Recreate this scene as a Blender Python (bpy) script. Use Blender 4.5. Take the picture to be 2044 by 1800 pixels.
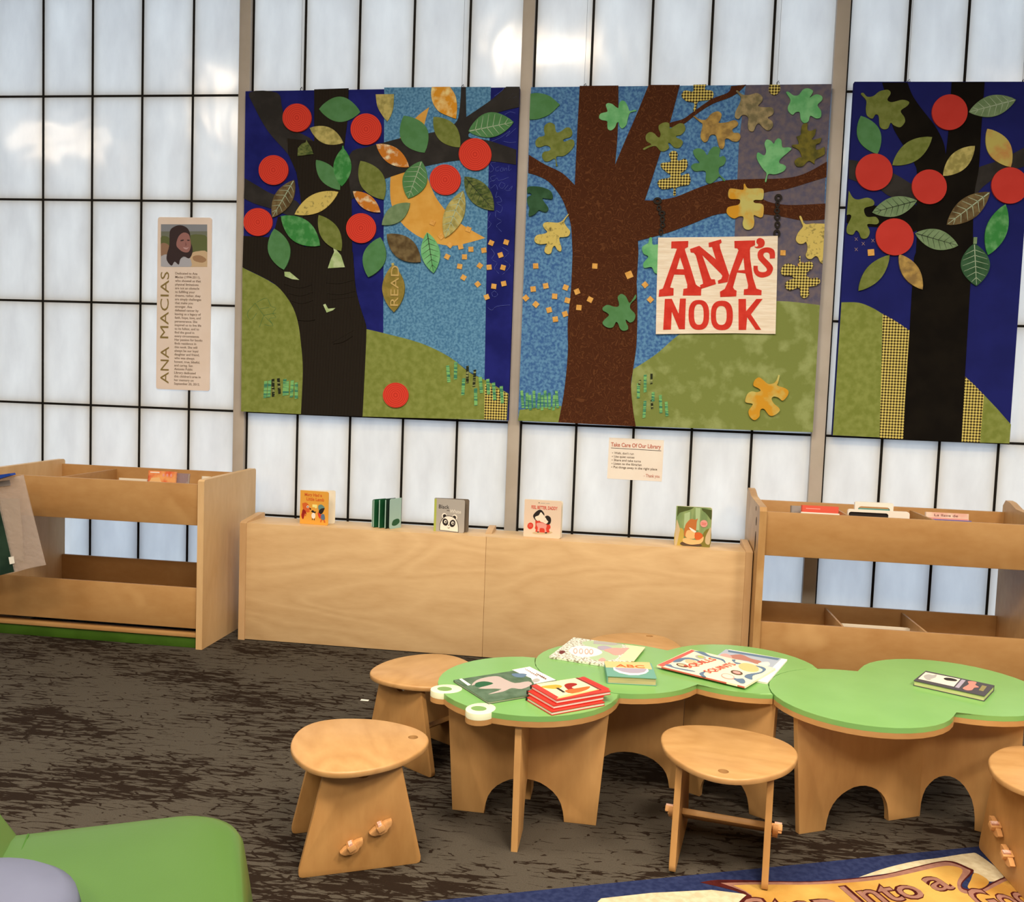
import bpy, bmesh, math, random
from mathutils import Vector, Matrix
random.seed(7)
S = bpy.context.scene
for o in list(bpy.data.objects):
    bpy.data.objects.remove(o)
R = math.radians

# ---------------------------------------------------------------- camera (solved from the wall grid)
FPX = 1786.59
RM = ((0.9907275, 0.1307514, 0.0369196), (0.04519075, -0.06086622, -0.9971224), (-0.12812801, 0.98954503, -0.0662106))
CAM = Vector((2.2595, -5.0405, 1.3968))
cd = bpy.data.cameras.new('camera')
cam = bpy.data.objects.new('camera', cd)
S.collection.objects.link(cam)
cd.sensor_fit = 'HORIZONTAL'
cd.sensor_width = 36.0
cd.lens = FPX / 2044 * 36.0
cd.clip_start = 0.02
rx, dn, fw = (Vector(v) for v in RM)
m = Matrix.Identity(4)
for i in range(3):
    m[i][0] = rx[i]; m[i][1] = -dn[i]; m[i][2] = -fw[i]; m[i][3] = CAM[i]
cam.matrix_world = m
S.camera = cam

# ---------------------------------------------------------------- daylight outside the translucent wall
w = bpy.data.worlds.new('daylight')
S.world = w
w.use_nodes = True
bg = w.node_tree.nodes['Background']
bg.inputs[0].default_value = (0.63, 0.775, 0.94, 1)
bg.inputs[1].default_value = 1.66

# ---------------------------------------------------------------- ceiling lamps of the room
LAMP = (1.0, 0.80, 0.58)
def lamp(name, loc, sx, sy, power, col=LAMP, spread=180):
    l = bpy.data.lights.new(name, 'AREA')
    l.shape = 'RECTANGLE'; l.size = sx; l.size_y = sy; l.energy = power; l.color = col; l.spread = R(spread)
    o = bpy.data.objects.new(name, l)
    o.location = loc
    S.collection.objects.link(o)
    return o
CEIL = 4.4
lamp('ceiling_lamp_wall', (1.45, -2.8, CEIL - .06), .9, .5, 78)
lamp('ceiling_lamp_spot', (-1.9, -3.6, CEIL - .06), .4, .4, 26)
lamp('ceiling_lamp_spot', (-2.5, -4.9, CEIL - .06), .5, .5, 40)
lamp('ceiling_lamp_side', (-5.0, -5.6, CEIL - .06), 1.2, .45, 85)
lamp('ceiling_lamp_middle', (0.4, -4.5, CEIL - .06), 0.9, .9, 68, spread=150)
lamp('ceiling_lamp_middle', (3.0, -4.3, CEIL - .06), .9, .9, 108, spread=150)
lamp('ceiling_lamp_right', (5.5, -4.1, CEIL - .06), 1.0, .9, 165, spread=150)
lamp('ceiling_lamp_rear', (1.0, -7.6, CEIL - .06), 1.5, 1.5, 165)
lamp('ceiling_lamp_rear', (4.2, -7.4, CEIL - .06), 1.5, 1.5, 175)

# ---------------------------------------------------------------- exposure and colour management
S.view_settings.view_transform = 'Standard'
S.view_settings.look = 'None'
S.view_settings.exposure = 0.0
S.view_settings.gamma = 1.0
S.view_settings.use_curve_mapping = False
S.cycles.use_denoising = True
S.cycles.max_bounces = 10
S.cycles.diffuse_bounces = 5
S.cycles.transparent_max_bounces = 12
S.cycles.sample_clamp_indirect = 6.0
S.cycles.caustics_reflective = False
S.cycles.caustics_refractive = False

# ================================================================ helpers
def ray(x, y):
    a, b = (x - 1022) / FPX, (y - 900) / FPX
    return rx * a + dn * b + fw
def onY(x, y, Y):
    d = ray(x, y); return CAM + d * ((Y - CAM.y) / d.y)
def onZ(x, y, Z):
    d = ray(x, y); return CAM + d * ((Z - CAM.z) / d.z)

WM = {}
def wmat(o):
    return WM.get(o.name, Matrix.Identity(4)) if o else Matrix.Identity(4)
def thing(name, label, cat, loc=(0, 0, 0), rotz=0.0, group=None):
    o = bpy.data.objects.new(name, None)
    o.empty_display_size = .05
    S.collection.objects.link(o)
    o.location = loc
    o.rotation_euler = (0, 0, rotz)
    WM[o.name] = Matrix.Translation(Vector(loc)) @ Matrix.Rotation(rotz, 4, 'Z')
    o['label'] = label; o['category'] = cat
    if group: o['group'] = group
    return o
def tag(o, label, cat, group=None):
    o['label'] = label; o['category'] = cat
    if group: o['group'] = group
    return o
def obj(name, bm, mats, parent=None, origin=None, smooth=30, kind=None):
    """bm holds world coordinates; one mesh object, local to its parent"""
    bmesh.ops.recalc_face_normals(bm, faces=bm.faces)
    P = wmat(parent)
    Mw = P.copy()
    if origin is not None:
        Mw = P @ Matrix.Translation(P.inverted() @ Vector(origin))
    bm.transform(Mw.inverted())
    me = bpy.data.meshes.new(name)
    if smooth:
        for f in bm.faces: f.smooth = True
    bm.to_mesh(me); bm.free()
    if smooth:
        me.set_sharp_from_angle(angle=R(smooth))
    for mt in (mats if isinstance(mats, (list, tuple)) else [mats]):
        me.materials.append(mt)
    o = bpy.data.objects.new(name, me)
    S.collection.objects.link(o)
    if parent: o.parent = parent
    o.matrix_local = P.inverted() @ Mw
    WM[o.name] = Mw
    if kind: o['kind'] = kind
    return o
def struct(name, bm, mat_, parent=None, **k):
    return obj(name, bm, mat_, parent, kind='structure', **k)
def copy_tree(o, parent=None):
    c = o.copy(); S.collection.objects.link(c)
    if parent: c.parent = parent
    for ch in [x for x in bpy.data.objects if x.parent == o]:
        copy_tree(ch, c)
    return c
def box(bm, x0, x1, y0, y1, z0, z1, M=None, bev=0, mi=0):
    vs = [bm.verts.new((x, y, z)) for z in (z0, z1) for x, y in ((x0, y0), (x1, y0), (x1, y1), (x0, y1))]
    fs = [bm.faces.new([vs[i] for i in q]) for q in ((3, 2, 1, 0), (4, 5, 6, 7), (0, 1, 5, 4), (1, 2, 6, 5), (2, 3, 7, 6), (3, 0, 4, 7))]
    for f in fs: f.material_index = mi
    if bev:
        es = list({e for f in fs for e in f.edges})
        r = bmesh.ops.bevel(bm, geom=es, offset=bev, segments=2, profile=.5, affect='EDGES')
        vs = list({v for f in r['faces'] for v in f.verts} | {v for v in vs if v.is_valid})
    if M is not None:
        bmesh.ops.transform(bm, matrix=M, verts=vs)
    return vs
def NB(): return bmesh.new()
def slab(bm, loops, M, z0, z1, mi=0, bev=0, seg=2):
    """extruded outline (first loop) with holes (other loops), in the frame M"""
    if isinstance(loops[0][0], (int, float)): loops = [loops]
    faces = []
    caps = {}
    for z in (z0, z1):
        rings = [[bm.verts.new(M @ Vector((p[0], p[1], z))) for p in lp] for lp in loops]
        caps[z] = rings
        if len(loops) == 1:
            faces.append(bm.faces.new(rings[0]))
        else:
            es = []
            for r in rings:
                for i in range(len(r)):
                    es.append(bm.edges.new((r[i - 1], r[i])))
            g = bmesh.ops.triangle_fill(bm, edges=es, use_beauty=True)
            faces += [f for f in g['geom'] if isinstance(f, bmesh.types.BMFace)]
    top = []
    for a, b in zip(caps[z0], caps[z1]):
        n = len(a)
        for i in range(n):
            faces.append(bm.faces.new((a[i - 1], a[i], b[i], b[i - 1])))
            e = bm.edges.get((b[i - 1], b[i]))
            if e: top.append(e)
    for f in faces: f.material_index = mi
    if bev:
        r = bmesh.ops.bevel(bm, geom=top, offset=bev, segments=seg, profile=.5, affect='EDGES')
        for f in r['faces']: f.material_index = mi
def cr(pts, n=5, closed=True):
    """smooth curve through points; a point (x, y, 1) is a corner"""
    out = []; N = len(pts)
    for i in range(N if closed else N - 1):
        p1, p2 = pts[i], pts[(i + 1) % N]
        p0 = pts[(i - 1) % N] if closed or i > 0 else p1
        p3 = pts[(i + 2) % N] if closed or i + 2 < N else p2
        if len(p1) > 2: p0 = p1
        if len(p2) > 2: p3 = p2
        for k in range(n):
            t = k / n
            out.append(tuple(.5 * (2 * p1[j] + (p2[j] - p0[j]) * t + (2 * p0[j] - 5 * p1[j] + 4 * p2[j] - p3[j]) * t * t + (3 * p1[j] - p0[j] - 3 * p2[j] + p3[j]) * t ** 3) for j in (0, 1)))
    if not closed: out.append(tuple(pts[-1][:2]))
    return out
def ell(cx, cy, a, b, rot=0, n=24):
    c, s = math.cos(rot), math.sin(rot)
    return [(cx + a * math.cos(t) * c - b * math.sin(t) * s, cy + a * math.cos(t) * s + b * math.sin(t) * c) for t in (2 * math.pi * i / n for i in range(n))]
def frame(o, x, y):
    o, x, y = Vector(o), Vector(x).normalized(), Vector(y)
    y = (y - x * y.dot(x)).normalized(); z = x.cross(y)
    m = Matrix.Identity(4)
    for i in range(3):
        m[i][0] = x[i]; m[i][1] = y[i]; m[i][2] = z[i]; m[i][3] = o[i]
    return m
def wallframe(x, y, z): return frame((x, y, z), (1, 0, 0), (0, 0, 1))
I4 = Matrix.Identity(4)
def tube(bm, pts, r, n=8, mi=0):
    rings = []
    for i, p in enumerate(pts):
        p = Vector(p); a = Vector(pts[max(0, i - 1)]); b = Vector(pts[min(len(pts) - 1, i + 1)])
        d = (b - a).normalized(); u = d.orthogonal().normalized(); v = d.cross(u)
        rings.append([bm.verts.new(p + (u * math.cos(t) + v * math.sin(t)) * r) for t in (2 * math.pi * k / n for k in range(n))])
    for a, b in zip(rings, rings[1:]):
        for k in range(n):
            bm.faces.new((a[k - 1], a[k], b[k], b[k - 1])).material_index = mi
    bm.faces.new(rings[0]).material_index = mi; bm.faces.new(rings[-1]).material_index = mi
def text_into(bm, s, M, size=None, width=None, height=None, align='LEFT', mi=0, ex=.0003, bold=0.0):
    """letters laid in the frame M (x right, y up), scaled to the asked width / cap height"""
    cu = bpy.data.curves.new('t', 'FONT')
    cu.body = s; cu.size = 1; cu.resolution_u = 3; cu.extrude = .5; cu.offset = bold
    to = bpy.data.objects.new('t', cu)
    S.collection.objects.link(to)
    dg = bpy.context.evaluated_depsgraph_get()
    me = bpy.data.meshes.new_from_object(to.evaluated_get(dg))
    bpy.data.objects.remove(to); bpy.data.curves.remove(cu)
    xs = [v.co.x for v in me.vertices]
    if not xs: return
    x0, x1 = min(xs), max(xs)
    sy = size or (height / .69 if height else None)
    sx = width / (x1 - x0) if width else sy
    if sy is None: sy = sx
    dx = {'LEFT': -x0, 'CENTER': -(x0 + x1) / 2, 'RIGHT': -x1}[align]
    T = M @ Matrix.Diagonal((sx, sy, ex * 2, 1)) @ Matrix.Translation((dx, 0, .5))
    me.transform(T)
    nf = len(bm.faces)
    bm.from_mesh(me)
    bm.faces.ensure_lookup_table()
    for f in bm.faces[nf:]: f.material_index = mi
    bpy.data.meshes.remove(me)
class Art:
    """flat printed picture: many inks, one mesh of thin layers"""
    def __init__(s, M, px=None):
        s.bm = NB(); s.M = M; s.mats = []; s.l = .0002; s.px = px or (lambda x, y: (x, y))
    def ink(s, mt):
        if mt not in s.mats: s.mats.append(mt)
        return s.mats.index(mt)
    clip = None
    def add(s, pts, mt, raw=False):
        if s.clip: pts = [(min(max(p[0], s.clip[0]), s.clip[1]), min(max(p[1], s.clip[2]), s.clip[3])) for p in pts]
        if not raw: pts = [s.px(*p[:2]) for p in pts]
        slab(s.bm, pts, s.M, 0, s.l, s.ink(mt)); s.l += .00012
    def e(s, cx, cy, a, b, mt, rot=0, n=20): s.add(ell(cx, cy, a, b, rot, n), mt)
    def text(s, t, x, y, mt, **k):
        p = s.px(x, y)
        text_into(s.bm, t, s.M @ Matrix.Translation((p[0], p[1], s.l)), mi=s.ink(mt), **k)
    def done(s, name, parent): return obj(name, s.bm, s.mats, parent, smooth=0)

# ================================================================ materials
def lin(v):
    v /= 255.0
    return v / 12.92 if v <= .04045 else ((v + .055) / 1.055) ** 2.4
LT = (1.0, .80, .58)
def C(r, g, b, k=1.0):
    """surface colour that reads as this picture colour under the room's warm lamps"""
    return tuple(min(.93, lin(v) / (l * k)) for v, l in zip((r, g, b), LT)) + (1,)
MC = {}
def mat(name, c1, c2=None, kind='noise', scale=20, stretch=(1, 1, 1), detail=4, lo=.38, hi=.62, rough=.85, spec=.25,
        bump=0, bscale=200, bstretch=(1, 1, 1), coat=0, rot=0, c3=None):
    if name in MC: return MC[name]
    mt = bpy.data.materials.new(name); MC[name] = mt
    mt.use_nodes = True
    nt = mt.node_tree; N = nt.nodes; L = nt.links
    b = N['Principled BSDF']
    b.inputs['Roughness'].default_value = rough
    b.inputs['Specular IOR Level'].default_value = spec
    b.inputs['Coat Weight'].default_value = coat
    b.inputs['Coat Roughness'].default_value = .15
    b.inputs['Base Color'].default_value = c1
    tc = N.new('ShaderNodeTexCoord')
    def mapped(st, rt=0):
        mp = N.new('ShaderNodeMapping'); mp.inputs['Scale'].default_value = st
        mp.inputs['Rotation'].default_value = (rt, rt, rt) if kind == 'check' else (0, 0, 0)
        L.new(tc.outputs['Object'], mp.inputs['Vector']); return mp.outputs['Vector']
    def noise(vec, sc, dt=4, dist=0):
        n = N.new('ShaderNodeTexNoise'); n.inputs['Scale'].default_value = sc; n.inputs['Detail'].default_value = dt
        n.inputs['Distortion'].default_value = dist
        L.new(vec, n.inputs['Vector']); return n.outputs['Fac']
    def mth(op, a, bb):
        q = N.new('ShaderNodeMath'); q.operation = op
        for i, v in enumerate((a, bb)):
            if hasattr(v, 'default_value'): L.new(v, q.inputs[i])
            else: q.inputs[i].default_value = v
        return q.outputs[0]
    def ramp(f, a, bb):
        r = N.new('ShaderNodeMapRange'); r.inputs['From Min'].default_value = a; r.inputs['From Max'].default_value = bb
        L.new(f, r.inputs['Value']); return r.outputs['Result']
    def mix(f, a, bb):
        q = N.new('ShaderNodeMix'); q.data_type = 'RGBA'
        L.new(f, q.inputs['Factor'])
        for i, v in ((6, a), (7, bb)):
            if isinstance(v, tuple): q.inputs[i].default_value = v
            else: L.new(v, q.inputs[i])
        return q.outputs[2]
    col = None
    if c2:
        if kind == 'noise':
            f = ramp(noise(mapped(stretch), scale, detail), lo, hi)
            col = mix(f, c1, c2)
        elif kind == 'contour':      # meandering quilting lines
            f = noise(mapped(stretch), scale, 1, .6)
            t = mth('ABSOLUTE', mth('SUBTRACT', mth('FRACT', mth('MULTIPLY', f, detail), 0), .5), 0)
            col = mix(ramp(t, lo, hi), c2, c1)
        elif kind == 'wood':         # flat-sawn birch figure and fine pores
            f = noise(mapped(stretch), scale, 2, .3)
            t = mth('ABSOLUTE', mth('SUBTRACT', mth('FRACT', mth('MULTIPLY', f, detail), 0), .5), 0)
            g = noise(mapped(tuple(v * 6 for v in stretch)), scale * 3, 3)
            k = mth('ADD', mth('MULTIPLY', ramp(t, 0.0, .5), .62), mth('MULTIPLY', ramp(g, .3, .7), .38))
            col = mix(k, c1, c2)
            if c3:
                col = mix(ramp(noise(mapped((1, 1, 1)), 3.2, 2), .62, .75), col, c3)
        elif kind == 'check':
            ck = N.new('ShaderNodeTexChecker'); ck.inputs['Scale'].default_value = scale
            sp = N.new('ShaderNodeSeparateXYZ'); L.new(tc.outputs['Object'], sp.inputs[0])
            cb = N.new('ShaderNodeCombineXYZ')
            L.new(mth('ADD', sp.outputs[0], sp.outputs[2]), cb.inputs[0]); L.new(mth('SUBTRACT', sp.outputs[0], sp.outputs[2]), cb.inputs[1])
            cb.inputs[2].default_value = .003
            L.new(cb.outputs[0], ck.inputs['Vector'])
            ck.inputs['Color1'].default_value = c1; ck.inputs['Color2'].default_value = c2
            col = ck.outputs['Color']
        elif kind in ('rings', 'bands'):
            wv = N.new('ShaderNodeTexWave'); wv.wave_type = 'RINGS' if kind == 'rings' else 'BANDS'
            if kind == 'rings': wv.rings_direction = 'SPHERICAL'
            else: wv.bands_direction = 'X'
            wv.inputs['Scale'].default_value = scale; wv.inputs['Distortion'].default_value = detail
            wv.inputs['Detail'].default_value = 1; wv.inputs['Detail Scale'].default_value = 1.5
            L.new(mapped(stretch), wv.inputs['Vector'])
            col = mix(ramp(wv.outputs['Fac'], lo, hi), c1, c2)
        L.new(col, b.inputs['Base Color'])
    if bump:
        bn = N.new('ShaderNodeBump'); bn.inputs['Strength'].default_value = bump; bn.inputs['Distance'].default_value = .002
        L.new(noise(mapped(bstretch), bscale, 2), bn.inputs['Height']); L.new(bn.outputs[0], b.inputs['Normal'])
    return mt

birch = mat('birch_plywood', C(196, 146, 88), C(176, 124, 68), 'wood', scale=2.2, stretch=(1, 1, .45), detail=5, rough=.42, spec=.4, c3=C(205, 156, 98))
birch_h = mat('birch_plywood_board', C(188, 136, 78), C(172, 118, 62), 'wood', scale=2.0, stretch=(.5, 1, 1.0), detail=4, rough=.42, spec=.4, c3=C(200, 148, 88))
maple = mat('pale_maple_board', C(224, 178, 120), C(208, 160, 104), 'wood', scale=1.3, stretch=(.55, 1, 2.2), detail=11, rough=.45, spec=.35)
maple_end = mat('pale_maple_end', C(214, 166, 112), C(200, 150, 96), 'wood', scale=2, stretch=(1, 1, .3), detail=6, rough=.45, spec=.35)
plyedge = mat('plywood_edge', C(190, 138, 82), C(160, 110, 62), 'bands', scale=60, detail=2, lo=.3, hi=.9, rough=.6)
seatwood = mat('stool_seat_birch', C(196, 143, 84), C(178, 125, 69), 'wood', scale=3.0, stretch=(1, .4, 1), detail=11, rough=.32, spec=.45)
legwood = mat('stool_leg_birch', C(192, 136, 74), C(176, 120, 62), 'wood', scale=2.6, stretch=(1.4, 1, .4), detail=5, rough=.42, spec=.4)
tablewood = mat('table_leg_birch', C(212, 154, 88), C(196, 138, 76), 'wood', scale=2.2, stretch=(1.4, 1, .4), detail=5, rough=.42, spec=.4)
keywood = mat('wedge_birch', C(214, 152, 90), C(196, 132, 72), 'wood', scale=8, detail=4, rough=.4)
black = mat('black_strip', (.006, .005, .004, 1), rough=.6, spec=.2)
post_m = mat('post_aluminium', C(190, 170, 146), C(182, 162, 138), scale=6, rough=.5, spec=.4)
green_top = mat('table_green_laminate', C(126, 166, 84, 1.02), C(122, 162, 81, 1.02), scale=5, rough=.26, spec=.5)
cream_eye = mat('table_eye_cream', C(226, 216, 168), rough=.4)
eye_green = mat('table_pupil_green', C(118, 144, 74), rough=.4)
vinyl = mat('chair_green_vinyl', C(104, 140, 58, 1.95), C(100, 135, 55, 1.95), scale=3, rough=.38, spec=.4, bump=.06, bscale=300)
lilac = mat('cushion_lilac', C(162, 159, 172, 2.55), C(156, 153, 166, 2.55), scale=6, rough=.7, bump=.05, bscale=400)
white_p = mat('white_paper', C(242, 230, 206), rough=.8)
cream_p = mat('cream_paper', C(232, 208, 172), rough=.8)
def ink(name, r, g, b, k=1.0, rough=.55): return mat('ink_' + name, C(r, g, b, k), rough=rough, spec=.3)
k_black = ink('black', 40, 32, 28); k_brown = ink('brown', 92, 66, 46); k_red = ink('red', 214, 62, 42); k_dred = ink('dark_red', 150, 30, 22)
k_orange = ink('orange', 232, 150, 50); k_dor = ink('deep_orange', 214, 96, 40); k_white = ink('white', 246, 236, 214); k_pink = ink('pink', 232, 150, 128)
k_grey = ink('grey', 172, 158, 140); k_blue = ink('slate_blue', 96, 112, 124); k_lime = ink('lime', 176, 176, 76); k_tan = ink('tan', 206, 172, 124)
k_dgreen = ink('dark_green', 38, 84, 48); k_leaf = ink('leaf_green', 120, 140, 74); k_pale = ink('pale_green', 176, 188, 130); k_gold = ink('gold', 196, 158, 66)
k_skin = ink('skin', 248, 216, 180); k_peach = ink('peach', 238, 178, 110); k_teal = ink('teal', 104, 152, 128); k_olive = ink('olive', 128, 112, 44)
k_lilac = ink('lilac_grey', 170, 150, 150); k_maroon = ink('maroon', 110, 46, 40); k_sage = ink('sage', 110, 128, 100)

# ================================================================ the setting
def plane(name, x0, x1, y0, y1, z0, z1, mt):
    bm = NB(); box(bm, x0, x1, y0, y1, z0, z1); return struct(name, bm, mt, smooth=0)
# carpet: loop-pile tiles, grey-tan shards over dark brown, streaked along the room
cp = bpy.data.materials.new('carpet'); cp.use_nodes = True
nt = cp.node_tree; N = nt.nodes; L = nt.links; b = N['Principled BSDF']
b.inputs['Roughness'].default_value = .95; b.inputs['Specular IOR Level'].default_value = .1
tc = N.new('ShaderNodeTexCoord')
def nz(sc, st, rot=0, det=5, dist=0, rough=.55):
    mp = N.new('ShaderNodeMapping'); mp.inputs['Scale'].default_value = st; mp.inputs['Rotation'].default_value = (0, 0, rot)
    L.new(tc.outputs['Object'], mp.inputs['Vector'])
    n = N.new('ShaderNodeTexNoise'); n.inputs['Scale'].default_value = sc; n.inputs['Detail'].default_value = det; n.inputs['Distortion'].default_value = dist
    n.inputs['Roughness'].default_value = rough
    L.new(mp.outputs[0], n.inputs['Vector']); return n.outputs['Fac']
def mth(op, a, bb):
    q = N.new('ShaderNodeMath'); q.operation = op
    for i, v in enumerate((a, bb)):
        if hasattr(v, 'default_value'): L.new(v, q.inputs[i])
        else: q.inputs[i].default_value = v
    return q.outputs[0]
def rmp(f, a, bb):
    r = N.new('ShaderNodeMapRange'); r.inputs['From Min'].default_value = a; r.inputs['From Max'].default_value = bb
    L.new(f, r.inputs['Value']); return r.outputs[0]
def mx(f, a, bb):
    q = N.new('ShaderNodeMix'); q.data_type = 'RGBA'; L.new(f, q.inputs['Factor'])
    for i, v in ((6, a), (7, bb)):
        if isinstance(v, tuple): q.inputs[i].default_value = v
        else: L.new(v, q.inputs[i])
    return q.outputs[2]
shard = nz(9, (1.0, 5.2, 1), R(6), 5, .5, .62)          # long shards
big = nz(1.3, (1, 2.2, 1), R(6), 2)                    # where the pile is worn lighter or darker
vo = N.new('ShaderNodeTexVoronoi'); vo.feature = 'DISTANCE_TO_EDGE'; vo.inputs['Scale'].default_value = 11
mpv = N.new('ShaderNodeMapping'); mpv.inputs['Scale'].default_value = (1, 3.6, 1); mpv.inputs['Rotation'].default_value = (0, 0, R(6))
L.new(tc.outputs['Object'], mpv.inputs['Vector']); L.new(mpv.outputs[0], vo.inputs['Vector'])
crack = mth('MULTIPLY', rmp(vo.outputs['Distance'], .0, .08), .15)
v = mth('ADD', mth('ADD', shard, crack), mth('MULTIPLY', mth('SUBTRACT', big, .5), .75))
msk = rmp(v, .55, .585)
pile = nz(260, (1, 1, 1), 0, 2)
c_dark = mx(pile, C(27, 18, 11), C(42, 29, 19)); c_lite = mx(pile, C(58, 49, 38), C(88, 76, 60))
L.new(mx(msk, c_dark, c_lite), b.inputs['Base Color'])
bn = N.new('ShaderNodeBump'); bn.inputs['Strength'].default_value = .35; bn.inputs['Distance'].default_value = .004
L.new(pile, bn.inputs['Height']); L.new(bn.outputs[0], b.inputs['Normal'])
plane('floor', -7, 8, -12, .12, -.08, 0, cp)
wallp = mat('room_paint', (.62, .56, .47, 1), (.60, .54, .45, 1), scale=3, rough=.9)
ceilp = mat('ceiling_tiles', (.74, .72, .68, 1), (.70, .68, .64, 1), scale=8, rough=.95)
plane('ceiling', -7, 8, -12, .12, CEIL, CEIL + .1, ceilp)
plane('wall_left', -7.1, -7, -12, .12, 0, CEIL, wallp)
plane('wall_right', 8, 8.1, -12, .12, 0, CEIL, wallp)
plane('wall_rear', -7, 8, -12.1, -12, 0, CEIL, wallp)

# translucent fibreglass sandwich wall: face sheet lit from outside, dark grid core behind it
pn = bpy.data.materials.new('translucent_panel'); pn.use_nodes = True
nt = pn.node_tree; N = nt.nodes; L = nt.links
N.remove(N['Principled BSDF'])
tc = N.new('ShaderNodeTexCoord')
fib = nz(7, (1, 1, .35), 0, 5)
tr = N.new('ShaderNodeBsdfTranslucent'); df = N.new('ShaderNodeBsdfDiffuse'); gl = N.new('ShaderNodeBsdfGlossy')
L.new(mx(rmp(fib, .3, .7), (.70, .70, .71, 1), (.90, .90, .89, 1)), tr.inputs[0])
L.new(mx(rmp(fib, .3, .7), (.82, .74, .46, 1), (.93, .84, .54, 1)), df.inputs[0])
gl.inputs['Roughness'].default_value = .14; gl.inputs[0].default_value = (1, 1, 1, 1)
bn = N.new('ShaderNodeBump'); bn.inputs['Strength'].default_value = .5; bn.inputs['Distance'].default_value = .02
L.new(nz(2.2, (1, 1, .8), 0, 2, .3), bn.inputs['Height']); L.new(bn.outputs[0], gl.inputs['Normal'])
m1 = N.new('ShaderNodeMixShader'); m1.inputs[0].default_value = .46
L.new(tr.outputs[0], m1.inputs[1]); L.new(df.outputs[0], m1.inputs[2])
lw = N.new('ShaderNodeFresnel'); lw.inputs['IOR'].default_value = 1.42
m2 = N.new('ShaderNodeMixShader'); L.new(lw.outputs[0], m2.inputs[0]); L.new(m1.outputs[0], m2.inputs[1]); L.new(gl.outputs[0], m2.inputs[2])
L.new(m2.outputs[0], N['Material Output'].inputs[0])

ZR = [.012, .614, 1.221, 1.838, 2.441, 3.046, 3.655, 4.26]
POSTS = [(-1.70, -1.628), (-.052, .016), (1.581, 1.648), (3.242, 3.312), (4.872, 4.94)]
COLS = [[-3.0, -2.67, -2.34, -2.01], [-1.285, -.970, -.656, -.342], [.333, .652, .967, 1.285], [1.967, 2.287, 2.606, 2.930], [3.616, 3.910, 4.208, 4.52], [5.25, 5.56, 5.88, 6.2]]
ENDS = [-7, -1.66, -.018, 1.615, 3.277, 4.906, 8]
HB = .0068
for i in range(6):
    x0, x1 = ENDS[i], ENDS[i + 1]
    bm = NB()
    vs = [bm.verts.new(p) for p in ((x0, 0, 0), (x1, 0, 0), (x1, 0, CEIL), (x0, 0, CEIL))]
    bm.faces.new(vs)
    wo = struct('window_%d' % (i + 1), bm, pn, smooth=0)
    bm = NB()
    for x in COLS[i]:
        box(bm, x - HB, x + HB, -.0015, .032, 0, CEIL)
    xr = POSTS[i][1] if i < 5 else x1 - .01
    for z in ZR:
        box(bm, x0, x1, -.0014, .032, z - HB * .95, z + HB * .95)
    if i > 0: box(bm, POSTS[i - 1][1], POSTS[i - 1][1] + .012, -.0016, .032, 0, CEIL)
    struct('muntin_grid', bm, black, wo, smooth=0)
for i, (a, c) in enumerate(POSTS):
    bm = NB(); box(bm, a, c, -.03, .05, 0, CEIL, bev=.003)
    struct('trim_%d' % (i + 1), bm, post_m)

# ================================================================ quilt fabrics
navy = mat('navy_cotton', C(36, 38, 104), C(28, 30, 88), scale=8, rough=.95, spec=.1, bump=.15, bscale=150)
navy2 = mat('navy_cotton_matte', C(33, 35, 92), C(30, 32, 84), scale=6, rough=.95, spec=.1)
batik = mat('blue_batik', C(104, 146, 166), C(70, 112, 140), scale=80, detail=6, rough=.95, spec=.1, bump=.3, bscale=90)
batik2 = mat('blue_batik_deep', C(98, 138, 164), C(62, 96, 138), scale=64, detail=6, rough=.95, spec=.1, bump=.3, bscale=80)
mauve = mat('mauve_batik', C(112, 96, 94), C(92, 84, 94), scale=30, detail=6, rough=.95, spec=.1, bump=.3, bscale=80)
cord = mat('dark_corduroy', C(49, 41, 31), C(24, 18, 13), 'bands', scale=42, stretch=(1, 1, .0), detail=.3, rough=.95, spec=.1)
bark_g = mat('grey_brown_cotton', C(56, 50, 44), C(47, 42, 37), scale=12, rough=.95, spec=.1, bump=.1, bscale=120)
bark_b = mat('black_cotton', C(24, 19, 13), C(18, 14, 10), scale=10, rough=.95, spec=.1)
bark_r = mat('brown_meander_quilting', C(74, 38, 20), C(98, 56, 30), 'contour', scale=24, detail=7, lo=.03, hi=.14, rough=.95, spec=.1, bump=.25, bscale=60)
hill_m = mat('olive_moss_cotton', C(136, 138, 66), C(120, 124, 52), scale=26, detail=5, rough=.95, spec=.1, bump=.25, bscale=110)
hill_2 = mat('mottled_green_cotton', C(124, 128, 62), C(150, 152, 88), scale=11, detail=5, lo=.5, hi=.68, rough=.95, spec=.1, bump=.3, bscale=90)
check = mat('yellow_check', C(216, 188, 96), C(70, 56, 30), 'check', scale=66, rough=.95, spec=.1)
moon_m = mat('moon_cotton', C(222, 162, 74), C(214, 150, 62), scale=14, rough=.95, spec=.1, bump=.2, bscale=70)
conf_m = mat('confetti_cotton', C(226, 166, 84), C(214, 148, 66), scale=60, rough=.95, spec=.1)
apple_m = mat('apple_felt', C(220, 66, 46), C(200, 52, 36), 'rings', scale=30, detail=1.2, lo=.2, hi=.8, rough=.9, spec=.15)
apple_p = mat('apple_cotton', C(198, 58, 46), C(192, 54, 42), scale=8, rough=.9, spec=.15)
thread = mat('pale_thread', C(96, 104, 172), rough=.9)
gthread = mat('green_thread', C(70, 112, 64), rough=.9)
cut = mat('white_quilted_cotton', C(246, 222, 188), C(236, 208, 172), scale=26, stretch=(.35, 1, 3), rough=.95, spec=.1, bump=.8, bscale=60, bstretch=(.3, 1, 3))
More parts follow.
